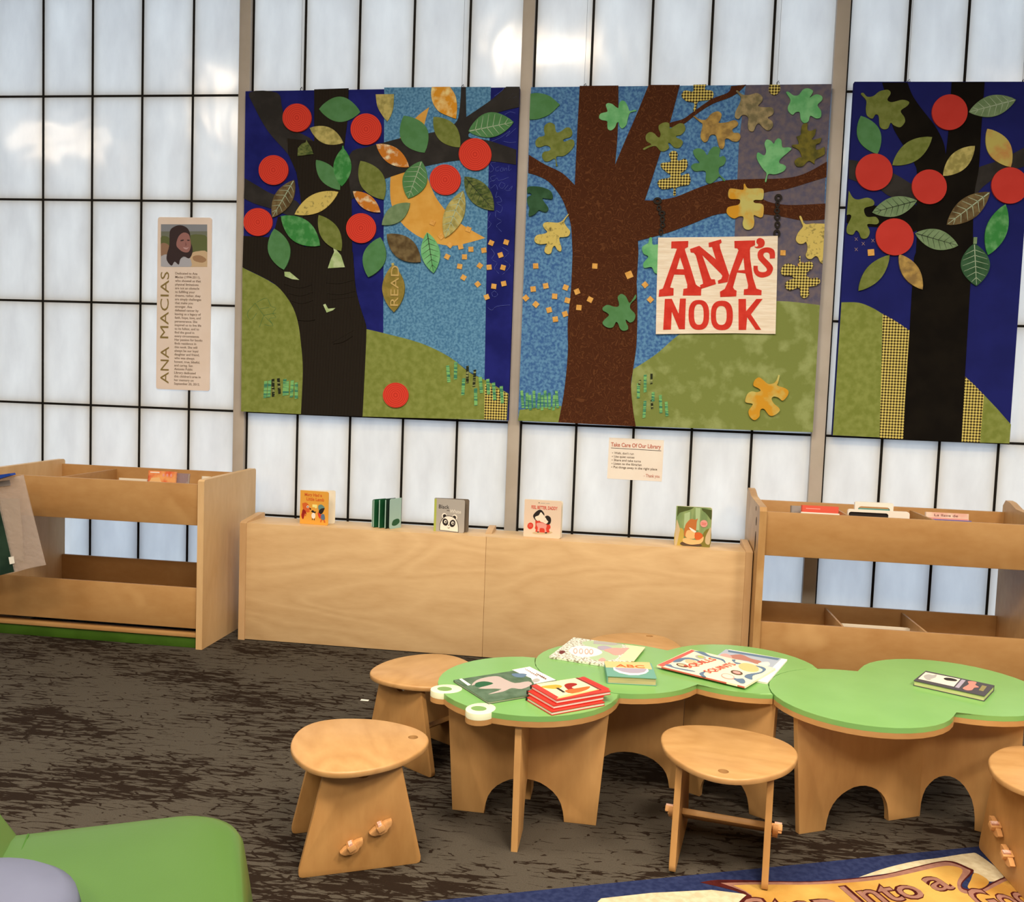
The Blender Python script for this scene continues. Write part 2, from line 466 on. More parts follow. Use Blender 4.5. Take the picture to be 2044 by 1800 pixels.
redlet = mat('red_letter_cotton', C(216, 62, 46), C(206, 52, 38), scale=20, rough=.95, spec=.1, bump=.4, bscale=60, bstretch=(.4, 1, 2))
grass_f = mat('green_fringe_cotton', C(128, 178, 100), C(62, 118, 88), scale=70, stretch=(.2, 1, 2), lo=.42, hi=.58, rough=.95, spec=.1)
grass_d = mat('dark_fringe_cotton', C(42, 44, 28), C(150, 150, 90), scale=60, stretch=(.4, 1, 2), lo=.55, hi=.6, rough=.95, spec=.1)
ironm = mat('black_cord', C(34, 27, 22), rough=.7)
wire_m = mat('steel_wire', C(150, 140, 128), rough=.4, spec=.5)
vein_l = mat('pale_vein', C(170, 178, 140), rough=.9); vein_d = mat('dark_vein', C(52, 60, 40), rough=.9)
FB = {
 'G': mat('leaf_green_cotton', C(88, 130, 78), C(80, 122, 68), scale=20, rough=.95, spec=.1),
 'B': mat('leaf_bright_batik', C(60, 126, 58), C(104, 156, 92), scale=24, lo=.45, hi=.7, rough=.95, spec=.1),
 'O': mat('leaf_olive_cotton', C(124, 126, 62), C(108, 112, 48), scale=26, rough=.95, spec=.1),
 'T': mat('leaf_tan_batik', C(192, 170, 96), C(152, 136, 72), scale=34, rough=.95, spec=.1),
 'Y': mat('leaf_yellow_speckle', C(208, 178, 92), C(120, 104, 58), scale=60, lo=.55, hi=.75, rough=.95, spec=.1),
 'A': mat('leaf_amber_batik', C(218, 142, 40), C(240, 206, 130), scale=22, lo=.45, hi=.7, rough=.95, spec=.1),
 'R': mat('leaf_rust_batik', C(198, 116, 40), C(232, 208, 160), scale=26, lo=.5, hi=.68, rough=.95, spec=.1),
 'S': mat('leaf_sage_cotton', C(124, 140, 96), C(108, 126, 82), scale=22, rough=.95, spec=.1),
 'N': mat('leaf_brown_batik', C(120, 98, 62), C(86, 66, 40), scale=24, rough=.95, spec=.1),
 'D': mat('leaf_dark_batik', C(66, 78, 38), C(116, 118, 62), scale=34, stretch=(1, 1, 2), rough=.95, spec=.1),
 'L': mat('leaf_light_batik', C(98, 162, 96), C(126, 182, 116), scale=18, rough=.95, spec=.1),
 'K': check,
 'M': mat('leaf_mustard_batik', C(118, 104, 40), C(84, 78, 36), scale=24, rough=.95, spec=.1),
 'H': mat('leaf_taupe_batik', C(164, 140, 96), C(120, 106, 72), scale=30, rough=.95, spec=.1),
 'C': mat('leaf_ochre_batik', C(184, 144, 74), C(140, 108, 60), scale=28, rough=.95, spec=.1),
 'U': mat('leaf_sunny_batik', C(206, 142, 40), C(196, 178, 96), scale=10, lo=.42, hi=.6, rough=.95, spec=.1),
 'V': mat('leaf_forest_cotton', C(48, 76, 46), C(60, 90, 58), scale=20, rough=.95, spec=.1),
 'E': mat('leaf_words_print', C(132, 112, 48), C(158, 130, 60), scale=26, rough=.95, spec=.1),
 'W': mat('leaf_autumn_batik', C(188, 166, 84), C(190, 132, 70), scale=16, lo=.42, hi=.66, rough=.95, spec=.1),
 'P': mat('leaf_pale_scrap', C(160, 176, 108), C(190, 196, 140), scale=30, rough=.95, spec=.1),
}
YB, YF = -.032, -.066           # back and face of the stretched quilts
class Quilt:
    def __init__(q, label, corners, base):
        ps = [onY(x, y, YF) for x, y in corners]
        c = sum(ps, Vector()) / len(ps)
        q.t = thing('quilted_wall_hanging', label, 'quilt', (c.x, YB, min(p.z for p in ps)), group='quilted tree panels on the window wall')
        bm = NB()
        slab(bm, [(p.x, p.z) for p in ps], wallframe(0, 0, 0), -YB, -YF)
        obj('canvas', bm, base, q.t, smooth=0)
        q.n = 0
    def piece(q, name, pts, mt, h=.001, parent=None, origin=None, base=0, holes=()):
        W = [[(p.x, p.z) for p in (onY(x, y, YF) for x, y in lp)] for lp in [pts] + list(holes)]
        bm = NB(); slab(bm, W, wallframe(0, 0, 0), -YF + base, -YF + h)
        org = None
        if origin: p = onY(*origin, YF); org = (p.x, YF, p.z)
        return obj(name, bm, mt, parent or q.t, origin=org, smooth=0)
    def leaf(q, A, B, w, f, veins=None, bias=.5, name='leaf'):
        q.n += 1
        ax, ay = A; bx, by = B
        ln = math.hypot(bx - ax, by - ay); ux, uy = (bx - ax) / ln, (by - ay) / ln
        pts = []
        def side(s, ww):
            return [(ax + ux * ln * t - uy * s * ww * math.sin(math.pi * t) ** .82, ay + uy * ln * t + ux * s * ww * math.sin(math.pi * t) ** .82) for t in (i / 14 for i in range(15))]
        a = side(1, w * bias); c = side(-1, w * (1 - bias))
        o = q.piece(name, a + c[::-1][1:-1], FB[f], .005 + .00035 * q.n)
        if veins:
            vm = vein_l if veins == 'l' else vein_d
            h = .0054 + .00035 * q.n; loops = []
            th = ln * .011
            def bar(p, r, k=1):
                dx, dy = r[0] - p[0], r[1] - p[1]; l = math.hypot(dx, dy); nx, ny = -dy / l * th * k, dx / l * th * k
                return [(p[0] + nx, p[1] + ny), (r[0] + nx * .4, r[1] + ny * .4), (r[0] - nx * .4, r[1] - ny * .4), (p[0] - nx, p[1] - ny)]
            pt = lambda t, s: (ax + ux * ln * t - uy * s, ay + uy * ln * t + ux * s)
            bm = NB()
            bars = [bar(pt(.03, 0), pt(.97, 0))]
            for t in (.15, .28, .41, .54, .67, .8):
                e = t + .10
                ww = math.sin(math.pi * min(e, .98)) ** .82 * .88
                bars += [bar(pt(t, 0), pt(e, w * bias * ww), .6), bar(pt(t, 0), pt(e, -w * (1 - bias) * ww), .6)]
            for bb in bars:
                slab(bm, [(p.x, p.z) for p in (onY(x, y, YF) for x, y in bb)], wallframe(0, 0, 0), -YF + .004, -YF + h)
            obj('leaf_vein', bm, vm, o, smooth=0)
        return o
    def oak(q, st, tip, w, f, skew=0.0, pts=None):
        q.n += 1
        if pts is None:
            ln = math.hypot(tip[0] - st[0], tip[1] - st[1]); ux, uy = (tip[0] - st[0]) / ln, (tip[1] - st[1]) / ln
            rt = [(.018, 0), (.022, .13), (.10, .17), (.27, .16), (.37, .25), (.31, .37), (.14, .41), (.17, .46), (.34, .47), (.47, .56), (.44, .69), (.28, .71), (.14, .68), (.14, .75), (.22, .84), (.16, .96), (0, 1.0)]
            lf = [(-x * (1 + skew), y * (1 - .06 * math.copysign(1, skew or 1) * (y > .14) * (y < .9))) for x, y in rt[::-1][1:]]
            pts = cr([(st[0] + ux * ln * y - uy * ln * x * w, st[1] + uy * ln * y + ux * ln * x * w) for x, y in rt + lf], 4)
        return q.piece('oak_leaf', pts, FB[f], .005 + .00035 * q.n)
    def apple(q, x, y, r, mt=None):
        q.n += 1
        return q.piece('apple', ell(x, y, r, r * random.uniform(.97, 1.03), random.random(), 36), mt or apple_m, .011, origin=(x, y))
    def confetti(q, x, y, s=7.0):
        a = random.uniform(-.4, .9)
        pts = [(x + s * math.cos(a + k * math.pi / 2 + .78), y + s * math.sin(a + k * math.pi / 2 + .78)) for k in range(4)]
        return q.piece('confetti_square', pts, conf_m, .0047 + random.random() * .0003)
    def blade(q, x, y0, y1, w=4.2, mt=None):
        d = random.uniform(-3, 3)
        return q.piece('grass_blade', [(x - w + d, y0), (x + w + d, y0 - 1), (x + w, y1), (x - w, y1 + 1)], mt or grass_f, .0046 + random.random() * .0004)
    def stitch(q, name, lines, mt, r=.7):
        bm = NB()
        for ln in lines:
            tube(bm, [onY(x, y, YF) + Vector((0, -.0022, 0)) for x, y in cr(ln, 4, False)], r * .0011, 5)
        return obj(name, bm, mt, q.t)
    def hang(q, pts):
        for x, y in pts:
            p = onY(x, y, YB - .012)
            bm = NB(); tube(bm, [(p.x, p.y, p.z + .01), (p.x, p.y, CEIL)], .0009, 6)
            obj('hanging_wire', bm, wire_m, q.t)
            bm = NB(); tube(bm, [(p.x, p.y, p.z - .035), (p.x, p.y, p.z + .012), (p.x + .008, p.y, p.z + .02), (p.x + .01, p.y, p.z + .008)], .0024, 6)
            obj('hook', bm, black, q.t)
def Z(ox, oy, s): return lambda pts: [(ox + s * p[0], oy + s * p[1]) + tuple(p[2:]) for p in pts]

# ---------------------------------------------------------------- left quilt: apple tree and moon
Q = Quilt('left quilted panel with dark tree, red apples and orange crescent moon', [(490, 182), (1037, 174), (1014, 839), (482, 821)], navy)
a = Z(470, 160, .28376); bz = Z(470, 500, .28376)
Q.piece('sky_patch', a([(1047, 52), (1797, 47), (1782, 600), (1768, 1198)]) + bz([(1752, 910), (1650, 855), (1500, 745), (1300, 650), (1040, 580)]), batik, .0009)
Q.piece('moon', a(cr([(1363, 190, 1), (1265, 268), (1155, 410), (1105, 580), (1088, 760), (1105, 900), (1170, 1005), (1230, 1060), (1300, 1105), (1400, 1145), (1530, 1165), (1650, 1140), (1757, 1110, 1), (1600, 1020), (1500, 940), (1420, 840), (1385, 770), (1345, 660), (1325, 540), (1322, 420), (1330, 310)], 4)), moon_m, .0016)
Q.piece('hill', bz([(50, 120)] + cr([(50, 120), (280, 240), (390, 370), (440, 500), (465, 660), (475, 850), (462, 1150)], 4, False) + [(41, 1131)]), hill_m, .0024)
Q.piece('hill', bz(cr([(915, 551), (1040, 580), (1300, 650), (1500, 745), (1650, 860), (1752, 908), (1921, 1006)], 4, False) + [(1909, 1194), (890, 1167)]), hill_m, .0024)
Q.piece('check_patch', bz([(1755, 940), (1918, 1007), (1906, 1194), (1750, 1189)]), check, .003)
Q.piece('branch', a(cr([(105, 84), (130, 180), (230, 360), (370, 520), (440, 640), (560, 640), (560, 440), (380, 330), (330, 200), (295, 90)], 4)), bark_g, .0027)
Q.piece('branch', a(cr([(66, 690, 1), (160, 745), (260, 800), (430, 850), (480, 960), (400, 960), (255, 905), (140, 870), (60, 832, 1)], 4)), bark_g, .0027)
Q.piece('branch', a(cr([(800, 530), (930, 470), (1060, 435), (1200, 400), (1390, 368), (1500, 330), (1560, 285), (1580, 180), (1588, 49, 1), (1621, 49, 1), (1624, 260, 1), (1760, 168), (1850, 100), (1905, 47, 1), (2000, 47, 1), (1996, 190, 1), (1830, 235), (1700, 320), (1640, 398), (1780, 425), (1976, 490, 1), (1974, 595, 1), (1800, 570), (1570, 565), (1340, 605), (1200, 645), (1065, 690), (950, 740), (860, 810), (780, 830)], 4)), bark_g, .0030)
Q.piece('tree_trunk', a([(555, 66), (797, 58), (790, 280), (765, 470), (770, 560), (800, 700), (818, 850), (822, 1200)]) + bz(cr([(828, 20), (845, 250), (880, 400), (918, 520), (922, 590), (915, 760), (895, 1166, 1), (462, 1152, 1), (475, 850), (465, 680), (440, 500), (390, 370), (290, 245), (170, 175), (51, 118, 1)], 4, False)) + a([(58, 1095), (235, 1105), (280, 1040), (300, 960), (390, 960), (470, 1090), (482, 1172), (560, 1160), (480, 1000), (455, 800), (430, 650), (400, 580), (372, 520), (365, 410), (555, 430)]), cord, .0034)
Q.piece('trunk_pocket', bz([(605, 450), (790, 395), (838, 560), (670, 655)]), cord, .0048)
Q.piece('trunk_pocket', bz([(640, 150), (835, 120), (845, 325), (650, 350)]), cord, .0048)
Q.piece('trunk_pocket', bz([(340, 215), (540, 190), (545, 490), (440, 485)]), cord, .0048)
Q.piece('trunk_pocket', a([(450, 545), (700, 550), (690, 770), (560, 780), (450, 690)]), cord, .0048)
for f_ in ([(345, 235), (450, 262), (540, 240)], [(380, 300), (460, 318), (545, 292)], [(400, 355), (470, 372), (545, 350)], [(640, 225), (730, 232), (838, 205)], [(645, 300), (740, 308), (845, 285)], [(440, 488), (510, 492), (560, 486)], [(690, 655), (760, 640), (825, 600)]):
    bm = NB(); tube(bm, [onY(x, y, YF) + Vector((0, -.0042, 0)) for x, y in cr(bz(f_), 5, False)], .0034, 6); obj('trunk_fold', bm, cord, Q.t)
lf = lambda A, B, w, f, **k: Q.leaf(a([A])[0], a([B])[0], w * .28376, f, **k)
lf((590, 205), (880, 226), 178, 'G', bias=.45)
Q.piece('leaf', a(cr([(988, 102, 1), (1116, 100, 1), (1112, 190), (1095, 250), (1070, 293, 1), (1035, 250), (1000, 185)], 4)), FB['T'], .0062)
Q.piece('leaf', a(cr([(1383, 50, 1), (1510, 49, 1), (1548, 110), (1560, 190), (1553, 274, 1), (1500, 255), (1430, 220), (1390, 160), (1378, 100)], 4)), FB['A'], .0066)
lf((525, 338), (760, 442), 118, 'T', veins=None)
lf((1185, 252), (1332, 512), 196, 'G')
lf((1395, 260), (1581, 474), 150, 'O')
lf((1640, 362), (1958, 297), 175, 'G', veins='l', bias=.42)
lf((992, 452), (1223, 613), 118, 'R')
Q.piece('leaf', a([(440, 536), (443, 480), (470, 450), (498, 440), (503, 422), (512, 440), (535, 475), (552, 522)]), FB['D'], .0085)
lf((570, 563), (738, 774), 122, 'G')
lf((760, 478), (750, 749), 126, 'B')
Q.piece('leaf_stem', a([(752, 492), (754, 464), (762, 464), (768, 492)]), FB['B'], .0084)
lf((882, 570), (1045, 842), 172, 'O')
lf((1312, 571), (1217, 834), 172, 'G', veins='l')
lf((1612, 680), (1819, 918), 152, 'D', veins='d')
lf((416, 704), (263, 967), 128, 'N', veins='l')
lf((727, 788), (420, 946), 130, 'Y')
lf((830, 784), (1021, 931), 100, 'R')
lf((1604, 780), (1475, 1111), 138, 'T', veins='l')
lf((1230, 866), (1033, 1020), 118, 'S')
lf((325, 958), (598, 1166), 170, 'B')
lf((590, 951), (747, 1204), 132, 'O')
lf((278, 1047), (345, 1335), 155, 'G')
lf((1023, 1107), (938, 1387), 160, 'G')
lf((1068, 1085), (1306, 1280), 158, 'N')
lf((1352, 1072), (1397, 1358), 132, 'L', veins='d')
re_ = lf((1112, 1300), (1118, 1632), 158, 'E')
Q.piece('leaf_stem', a([(1104, 1312), (1100, 1290), (1116, 1286), (1120, 1312)]), FB['T'], .0125)
bm = NB()
p0 = onY(*bz([(1148, 392)])[0], YF)
text_into(bm, 'READ', frame((p0.x, YF - .0148, p0.z), (0, 0, 1), (-1, 0, 0)), width=.225, height=.046, ex=.0006)
obj('lettering', bm, mat('read_print', C(196, 160, 92), rough=.9), re_, smooth=0)
Q.piece('leaf', bz([(653, 126), (675, 60), (698, 10), (690, -20), (708, -26), (716, 0), (745, 35), (772, 118)]), FB['P'], .0085)
Q.piece('leaf', bz([(348, 150), (385, 152), (452, 208), (400, 202), (350, 182)]), FB['P'], .0085)
Q.piece('leaf', bz([(620, 382), (635, 376), (655, 410), (705, 405), (690, 420), (645, 437)]), FB['P'], .0085)
for x, y, r in [(437, 268, 101), (922, 348, 109), (272, 635, 104), (1688, 525, 116), (1478, 703, 110), (163, 1000, 101), (887, 1043, 105)]:
    Q.apple(*a([(x, y)])[0], r * .28376)
Q.apple(*bz([(1130, 1017)])[0], 90 * .28376)
for p in a([(1388, 1003), (1640, 1050), (1448, 1100), (1510, 1160), (1585, 1172), (1657, 1190), (1748, 1197), (1800, 1145), (1905, 1140), (1865, 1230), (1490, 1242), (1612, 1243)]) + bz([(1578, 112), (1720, 107), (1785, 118), (1883, 120), (1605, 190), (1705, 237), (1818, 252), (1888, 233), (1768, 327)]):
    Q.confetti(*p)
for x, y0, y1 in [(210, 920, 1035), (236, 915, 1030), (345, 905, 1018), (365, 920, 1015), (395, 915, 1030), (430, 930, 1040), (1503, 810, 925), (1548, 785, 905), (1600, 900, 1015), (1692, 970, 1088), (1732, 890, 1000), (1782, 905, 1010), (1825, 930, 1050), (1878, 955, 1072)]:
    (px_, py0), (_, py1) = bz([(x, y0), (x, y1)]); Q.blade(px_, py0, py1, 3.2)
for x, y0, y1 in [(268, 905, 1025), (312, 900, 1005), (1632, 812, 930), (1678, 840, 955)]:
    (px_, py0), (_, py1) = bz([(x, y0), (x, y1)]); Q.blade(px_, py0, py1, 2.6, grass_d)
e = bz
Q.stitch('embroidery', [e([(140, 370), (200, 455), (265, 520)]), e([(200, 455), (170, 540)]), e([(175, 410), (235, 400)]), e([(200, 455), (285, 440)]), e([(150, 365), (220, 335), (250, 390), (285, 405), (265, 440), (285, 470), (240, 480), (265, 530), (205, 520)]), e([(140, 370), (85, 440), (110, 490), (150, 440)])], gthread, 1.0)
e = Z(940, 170, .2611)
Q.stitch('embroidery', [e(l) for l in ([(190, 590), (150, 600), (175, 640), (150, 665), (140, 650)], [(215, 625), (190, 635), (195, 660), (215, 650)], [(225, 645), (240, 630), (245, 655), (228, 660), (225, 645)], [(252, 630), (255, 655), (270, 632), (275, 655)], [(290, 615), (290, 655), (310, 640)], [(190, 690), (150, 705), (170, 735), (200, 710), (215, 730), (290, 705)],
 [(185, 725), (140, 745), (150, 790), (190, 760), (205, 800)], [(200, 815), (190, 860), (215, 850), (235, 890), (195, 900), (240, 930), (225, 975), (195, 960), (190, 1010), (235, 1040), (195, 1075), (235, 1120)], [(235, 740), (215, 770), (240, 790), (262, 760), (240, 745)], [(285, 765), (260, 800), (300, 805), (318, 770), (290, 800)],
 [(150, 980), (130, 1030), (155, 1060), (125, 1100)], [(155, 1250), (180, 1290), (160, 1330), (200, 1360), (180, 1400), (215, 1440)], [(240, 1240), (290, 1280), (250, 1330), (300, 1380), (240, 1450)], [(180, 1570), (205, 1600), (175, 1620), (160, 1590), (185, 1570)], [(130, 1700), (160, 1720), (200, 1690), (300, 1680)],
 [(180, 85), (240, 40), (250, 20)], [(280, 110), (310, 80), (330, 60), (320, 100), (350, 85)], [(260, 225), (300, 205), (340, 215)], [(160, 430), (230, 400), (300, 350), (270, 395), (345, 330)], [(250, 430), (300, 440), (345, 435)])], thread, .8)
Q.hang([(600, 181), (922, 176)])

# ---------------------------------------------------------------- middle quilt: oak with a hanging sign
Q = Quilt('middle quilted panel with brown oak, falling leaves and white nook sign', [(1060, 174), (1660, 168), (1622, 862), (1034, 840)], batik2)
a = Z(1030, 150, .318); d = Z(1030, 500, .318)
Q.piece('sky_patch', a([(1442, 62), (1981, 56), (1940, 700), (1926, 1164)]) + d([(1908, 345), (1640, 330), (1370, 360)]) + a([(1372, 1000), (1400, 420)]), mauve, .0009)
Q.piece('hill', d(cr([(735, 745), (880, 650), (1020, 530), (1200, 425), (1400, 350), (1640, 317), (1906, 342, 1)], 4, False) + [(1862, 1140), (740, 1102), (715, 900)]), hill_2, .0018)
Q.piece('hill', d([(23, 1000), (150, 985), (285, 975), (268, 1078), (12, 1067)]), hill_m, .0018)
Q.piece('tree_trunk', a(cr([(400, 68, 1), (643, 66, 1), (642, 220), (636, 400), (622, 562, 1), (690, 400), (760, 240), (832, 62, 1), (1028, 62, 1), (990, 210), (965, 300), (905, 490), (850, 660), (808, 786, 1), (880, 785), (1000, 765), (1150, 705), (1300, 662), (1500, 652), (1640, 650), (1760, 635), (1850, 600), (1951, 543, 1), (1948, 640, 1), (1850, 670), (1700, 715), (1560, 738), (1560, 785), (1700, 815), (1941, 806, 1), (1936, 906, 1), (1800, 912), (1650, 885), (1500, 870), (1280, 870), (1100, 935), (950, 990), (766, 1040, 1), (768, 1120)], 4, False)) + d(cr([(757, 200), (762, 400), (755, 600), (735, 745), (722, 850), (735, 1000), (752, 1104, 1), (266, 1078, 1), (300, 900), (325, 650), (325, 450), (345, 250), (355, 20)], 4, False)) + a(cr([(350, 1000), (340, 920), (300, 800), (255, 725), (200, 665), (130, 630), (77, 615, 1), (80, 500, 1), (180, 560), (290, 615), (369, 690, 1), (382, 400)], 4, False)), bark_r, .0030)
Q.piece('branch', a(cr([(1350, 70, 1), (1445, 60, 1), (1390, 112), (1330, 145), (1240, 178), (1150, 232), (1060, 302), (1000, 325), (958, 322), (970, 298), (1050, 275), (1120, 225), (1230, 150), (1330, 110)], 4)), bark_r, .0027)
Q.piece('leaf', a(cr([(91, 118, 1), (140, 114), (210, 132), (276, 187, 1), (210, 248), (140, 276), (85, 280, 1)], 4)), FB['G'], .0055)
def tr(ox, oy, sc, f, pts): Q.oak(None, None, 0, f, pts=Z(ox, oy, sc)(cr(pts, 4)))
tr(1050, 220, .11583, 'O', [(515, 960), (545, 960), (525, 880), (530, 800), (650, 790), (760, 710), (830, 610), (825, 530), (770, 505), (700, 535), (660, 545), (640, 515), (680, 490), (770, 460), (800, 390), (760, 310), (690, 305), (600, 370), (530, 385), (505, 320), (490, 250), (410, 215), (330, 260), (310, 340), (320, 440), (220, 470), (165, 540), (175, 620), (240, 640), (330, 610), (400, 625), (425, 670), (390, 705), (310, 720), (275, 790), (320, 880), (400, 880), (470, 840), (505, 850), (515, 900)])
tr(1180, 190, .09354, 'L', [(960, 318), (955, 345), (880, 360), (820, 395), (780, 520), (750, 640), (665, 715), (610, 670), (585, 585), (545, 600), (510, 690), (430, 755), (360, 730), (345, 640), (340, 560), (230, 535), (170, 490), (190, 410), (260, 380), (345, 355), (330, 280), (315, 215), (360, 175), (450, 195), (520, 250), (580, 280), (595, 180), (660, 120), (730, 150), (780, 240), (820, 340), (880, 330)])
Q.oak(None, None, 0, 'K', pts=a(cr([(1113, 62, 1), (1195, 60, 1), (1185, 90), (1235, 105), (1230, 150), (1180, 160), (1140, 170), (1128, 222), (1112, 222), (1118, 175), (1070, 165), (1038, 130), (1060, 98), (1110, 105)], 4)))
Q.piece('oak_leaf', a(cr([(1590, 62, 1), (1655, 62, 1), (1655, 100), (1622, 128), (1588, 105)], 4)), check, .0062)
t3 = lambda f, pts: tr(1280, 210, .17857, f, pts)
t3('O', [(20, 490), (35, 502), (90, 475), (160, 460), (210, 510), (260, 515), (310, 480), (300, 430), (320, 425), (370, 475), (430, 475), (465, 420), (440, 385), (400, 370), (390, 345), (440, 335), (490, 280), (480, 220), (430, 205), (370, 235), (320, 260), (310, 205), (260, 195), (200, 225), (195, 270), (215, 320), (205, 360), (180, 355), (140, 315), (90, 305), (50, 345), (60, 405), (110, 440), (60, 465)])
t3('C', [(583, 132), (598, 125), (650, 160), (720, 165), (780, 100), (850, 72), (895, 100), (885, 160), (865, 200), (950, 195), (1040, 170), (1080, 200), (1070, 235), (1020, 270), (1030, 310), (1090, 315), (1108, 360), (1080, 405), (1020, 405), (970, 375), (935, 385), (930, 450), (910, 490), (875, 480), (855, 420), (835, 345), (800, 330), (765, 345), (740, 400), (700, 415), (665, 370), (665, 310), (685, 220), (650, 185)])
t3('K', [(358, 1003), (385, 1003), (385, 930), (440, 905), (530, 890), (550, 830), (525, 765), (480, 780), (445, 790), (440, 760), (490, 730), (520, 660), (490, 600), (420, 625), (400, 600), (405, 540), (360, 512), (310, 550), (330, 630), (230, 650), (220, 690), (270, 740), (325, 780), (310, 815), (220, 830), (180, 870), (220, 935), (300, 935), (360, 925)])
t3('G', [(935, 835), (920, 850), (875, 800), (830, 840), (770, 880), (720, 850), (715, 740), (600, 740), (555, 690), (590, 655), (650, 645), (600, 580), (580, 510), (640, 485), (700, 510), (735, 560), (770, 500), (820, 465), (880, 490), (870, 580), (920, 570), (945, 610), (920, 670), (870, 700), (870, 770)])
t4 = lambda f, pts: tr(1460, 160, .20263, f, pts)
t4('H', [(45, 115), (62, 108), (105, 145), (170, 150), (250, 132), (300, 165), (300, 210), (260, 255), (300, 270), (390, 272), (415, 310), (400, 345), (355, 375), (400, 410), (405, 460), (360, 500), (310, 470), (270, 430), (240, 450), (215, 505), (175, 500), (160, 450), (165, 380), (140, 350), (100, 350), (70, 385), (35, 370), (40, 310), (80, 230), (90, 170)])
t4('L', [(537, 128), (560, 120), (610, 155), (660, 150), (700, 100), (750, 85), (800, 110), (785, 150), (770, 175), (830, 145), (885, 160), (890, 200), (845, 250), (880, 310), (875, 370), (830, 380), (775, 355), (755, 410), (710, 425), (680, 385), (670, 320), (630, 320), (600, 345), (560, 310), (555, 265), (580, 200)])
t4('L', [(328, 995), (342, 1002), (360, 930), (430, 930), (510, 900), (535, 860), (510, 835), (470, 820), (480, 780), (560, 710), (588, 680), (560, 665), (500, 665), (490, 600), (460, 577), (430, 600), (415, 630), (385, 600), (345, 590), (325, 630), (340, 700), (320, 745), (260, 715), (247, 760), (265, 810), (310, 880), (345, 925)])
t4('M', [(700, 440), (745, 430), (745, 490), (775, 505), (830, 480, 1), (820, 540), (790, 590), (885, 570, 1), (870, 620), (830, 640), (835, 690), (915, 660, 1), (915, 730), (870, 760), (820, 790), (815, 830, 1), (770, 800), (740, 810), (700, 850), (640, 850), (620, 800), (660, 765), (690, 760), (660, 690), (600, 660), (600, 640), (660, 630), (640, 560, 1), (680, 540), (685, 490)])
t5 = lambda f, pts: tr(1040, 360, .15444, f, pts)
t5('Y', [(600, 450), (618, 445), (560, 530), (590, 600), (635, 660), (615, 720), (550, 735), (500, 740), (500, 790), (525, 880), (510, 920), (470, 900), (440, 850), (410, 870), (390, 940), (350, 955), (305, 920), (320, 850), (340, 820), (250, 828), (190, 805), (175, 760), (210, 710), (310, 690), (340, 665), (300, 620), (285, 575), (320, 545), (400, 545), (480, 550), (540, 520)])
t5('V', [(85, 95), (150, 80), (260, 90), (370, 130), (410, 190), (400, 245), (330, 240), (280, 235), (300, 280), (355, 360), (330, 410), (280, 405), (230, 390), (180, 440), (110, 468), (100, 430), (110, 360), (85, 300), (85, 225), (140, 190), (110, 165), (85, 170)])
tr(1430, 350, .12543, 'U', [(432, 150), (450, 142), (475, 190), (520, 215), (690, 212), (745, 240), (745, 350), (720, 395), (620, 395), (585, 415), (610, 445), (700, 455), (748, 500), (740, 640), (700, 675), (640, 655), (590, 640), (600, 740), (580, 830), (510, 870), (440, 845), (415, 770), (430, 690), (410, 655), (350, 660), (280, 690), (200, 650), (160, 590), (175, 520), (240, 495), (340, 475), (375, 430), (355, 385), (220, 380), (185, 320), (200, 230), (250, 215), (390, 235), (430, 225)])
t7 = lambda f, pts: tr(1540, 420, .18349, f, pts)
t7('Y', [(300, 75), (320, 68), (360, 150), (450, 145), (574, 148, 1), (552, 580, 1), (525, 560), (500, 510), (470, 500), (430, 530), (390, 525), (370, 490), (385, 440), (388, 390), (370, 345), (340, 365), (290, 360), (262, 315), (290, 240), (335, 185), (330, 150)])
t7('K', [(295, 510), (310, 495), (312, 560), (350, 575), (410, 555), (450, 590), (430, 640), (390, 670), (375, 710), (430, 740), (500, 735), (525, 780), (480, 820), (410, 830), (400, 860), (405, 920), (355, 955), (315, 925), (305, 850), (260, 850), (200, 870), (150, 840), (155, 780), (200, 755), (240, 735), (200, 710), (130, 710), (100, 670), (130, 595), (200, 580), (270, 610), (300, 590)])
Q.oak(None, None, 0, 'L', pts=a(cr([(838, 1022), (853, 1022), (858, 1065), (900, 1070), (900, 1164)], 4, False)) + d(cr([(900, 150), (870, 140), (850, 105), (805, 110), (800, 80), (830, 40), (800, 20), (792, -20), (830, -45)], 4, False)))
tr(1190, 570, .10616, 'G', [(735, 180), (750, 190), (740, 250), (655, 335), (640, 430), (720, 520), (735, 590), (700, 670), (630, 695), (560, 640), (565, 700), (600, 770), (590, 830), (510, 850), (450, 810), (410, 710), (370, 690), (320, 780), (240, 795), (160, 760), (120, 700), (160, 640), (240, 560), (200, 510), (130, 470), (125, 420), (180, 375), (240, 368), (340, 400), (415, 395), (430, 340), (405, 230), (440, 175), (490, 162), (560, 210), (610, 310), (650, 315)])
tr(1470, 730, .11583, 'U', [(715, 165), (740, 170), (715, 280), (700, 340), (830, 385), (890, 440), (870, 520), (790, 600), (720, 550), (640, 530), (600, 570), (640, 650), (730, 730), (730, 790), (640, 855), (560, 850), (480, 750), (430, 740), (400, 780), (390, 870), (310, 935), (230, 880), (205, 780), (270, 680), (260, 650), (160, 630), (150, 580), (190, 480), (260, 440), (350, 455), (410, 430), (380, 390), (290, 340), (310, 250), (385, 200), (460, 250), (540, 310), (640, 300), (690, 240)])
for p in d([(124, 97), (495, 98), (810, 215), (187, 222), (108, 242), (312, 232), (383, 258), (243, 287), (62, 298), (323, 313), (465, 308), (843, 308), (125, 338), (395, 358), (208, 373), (308, 398), (247, 431), (1675, 15)]):
    Q.confetti(*p, 7.4)
Q.confetti(*d([(710, 153)])[0], 9.5); Q.confetti(*d([(1790, 97)])[0], 8.5)
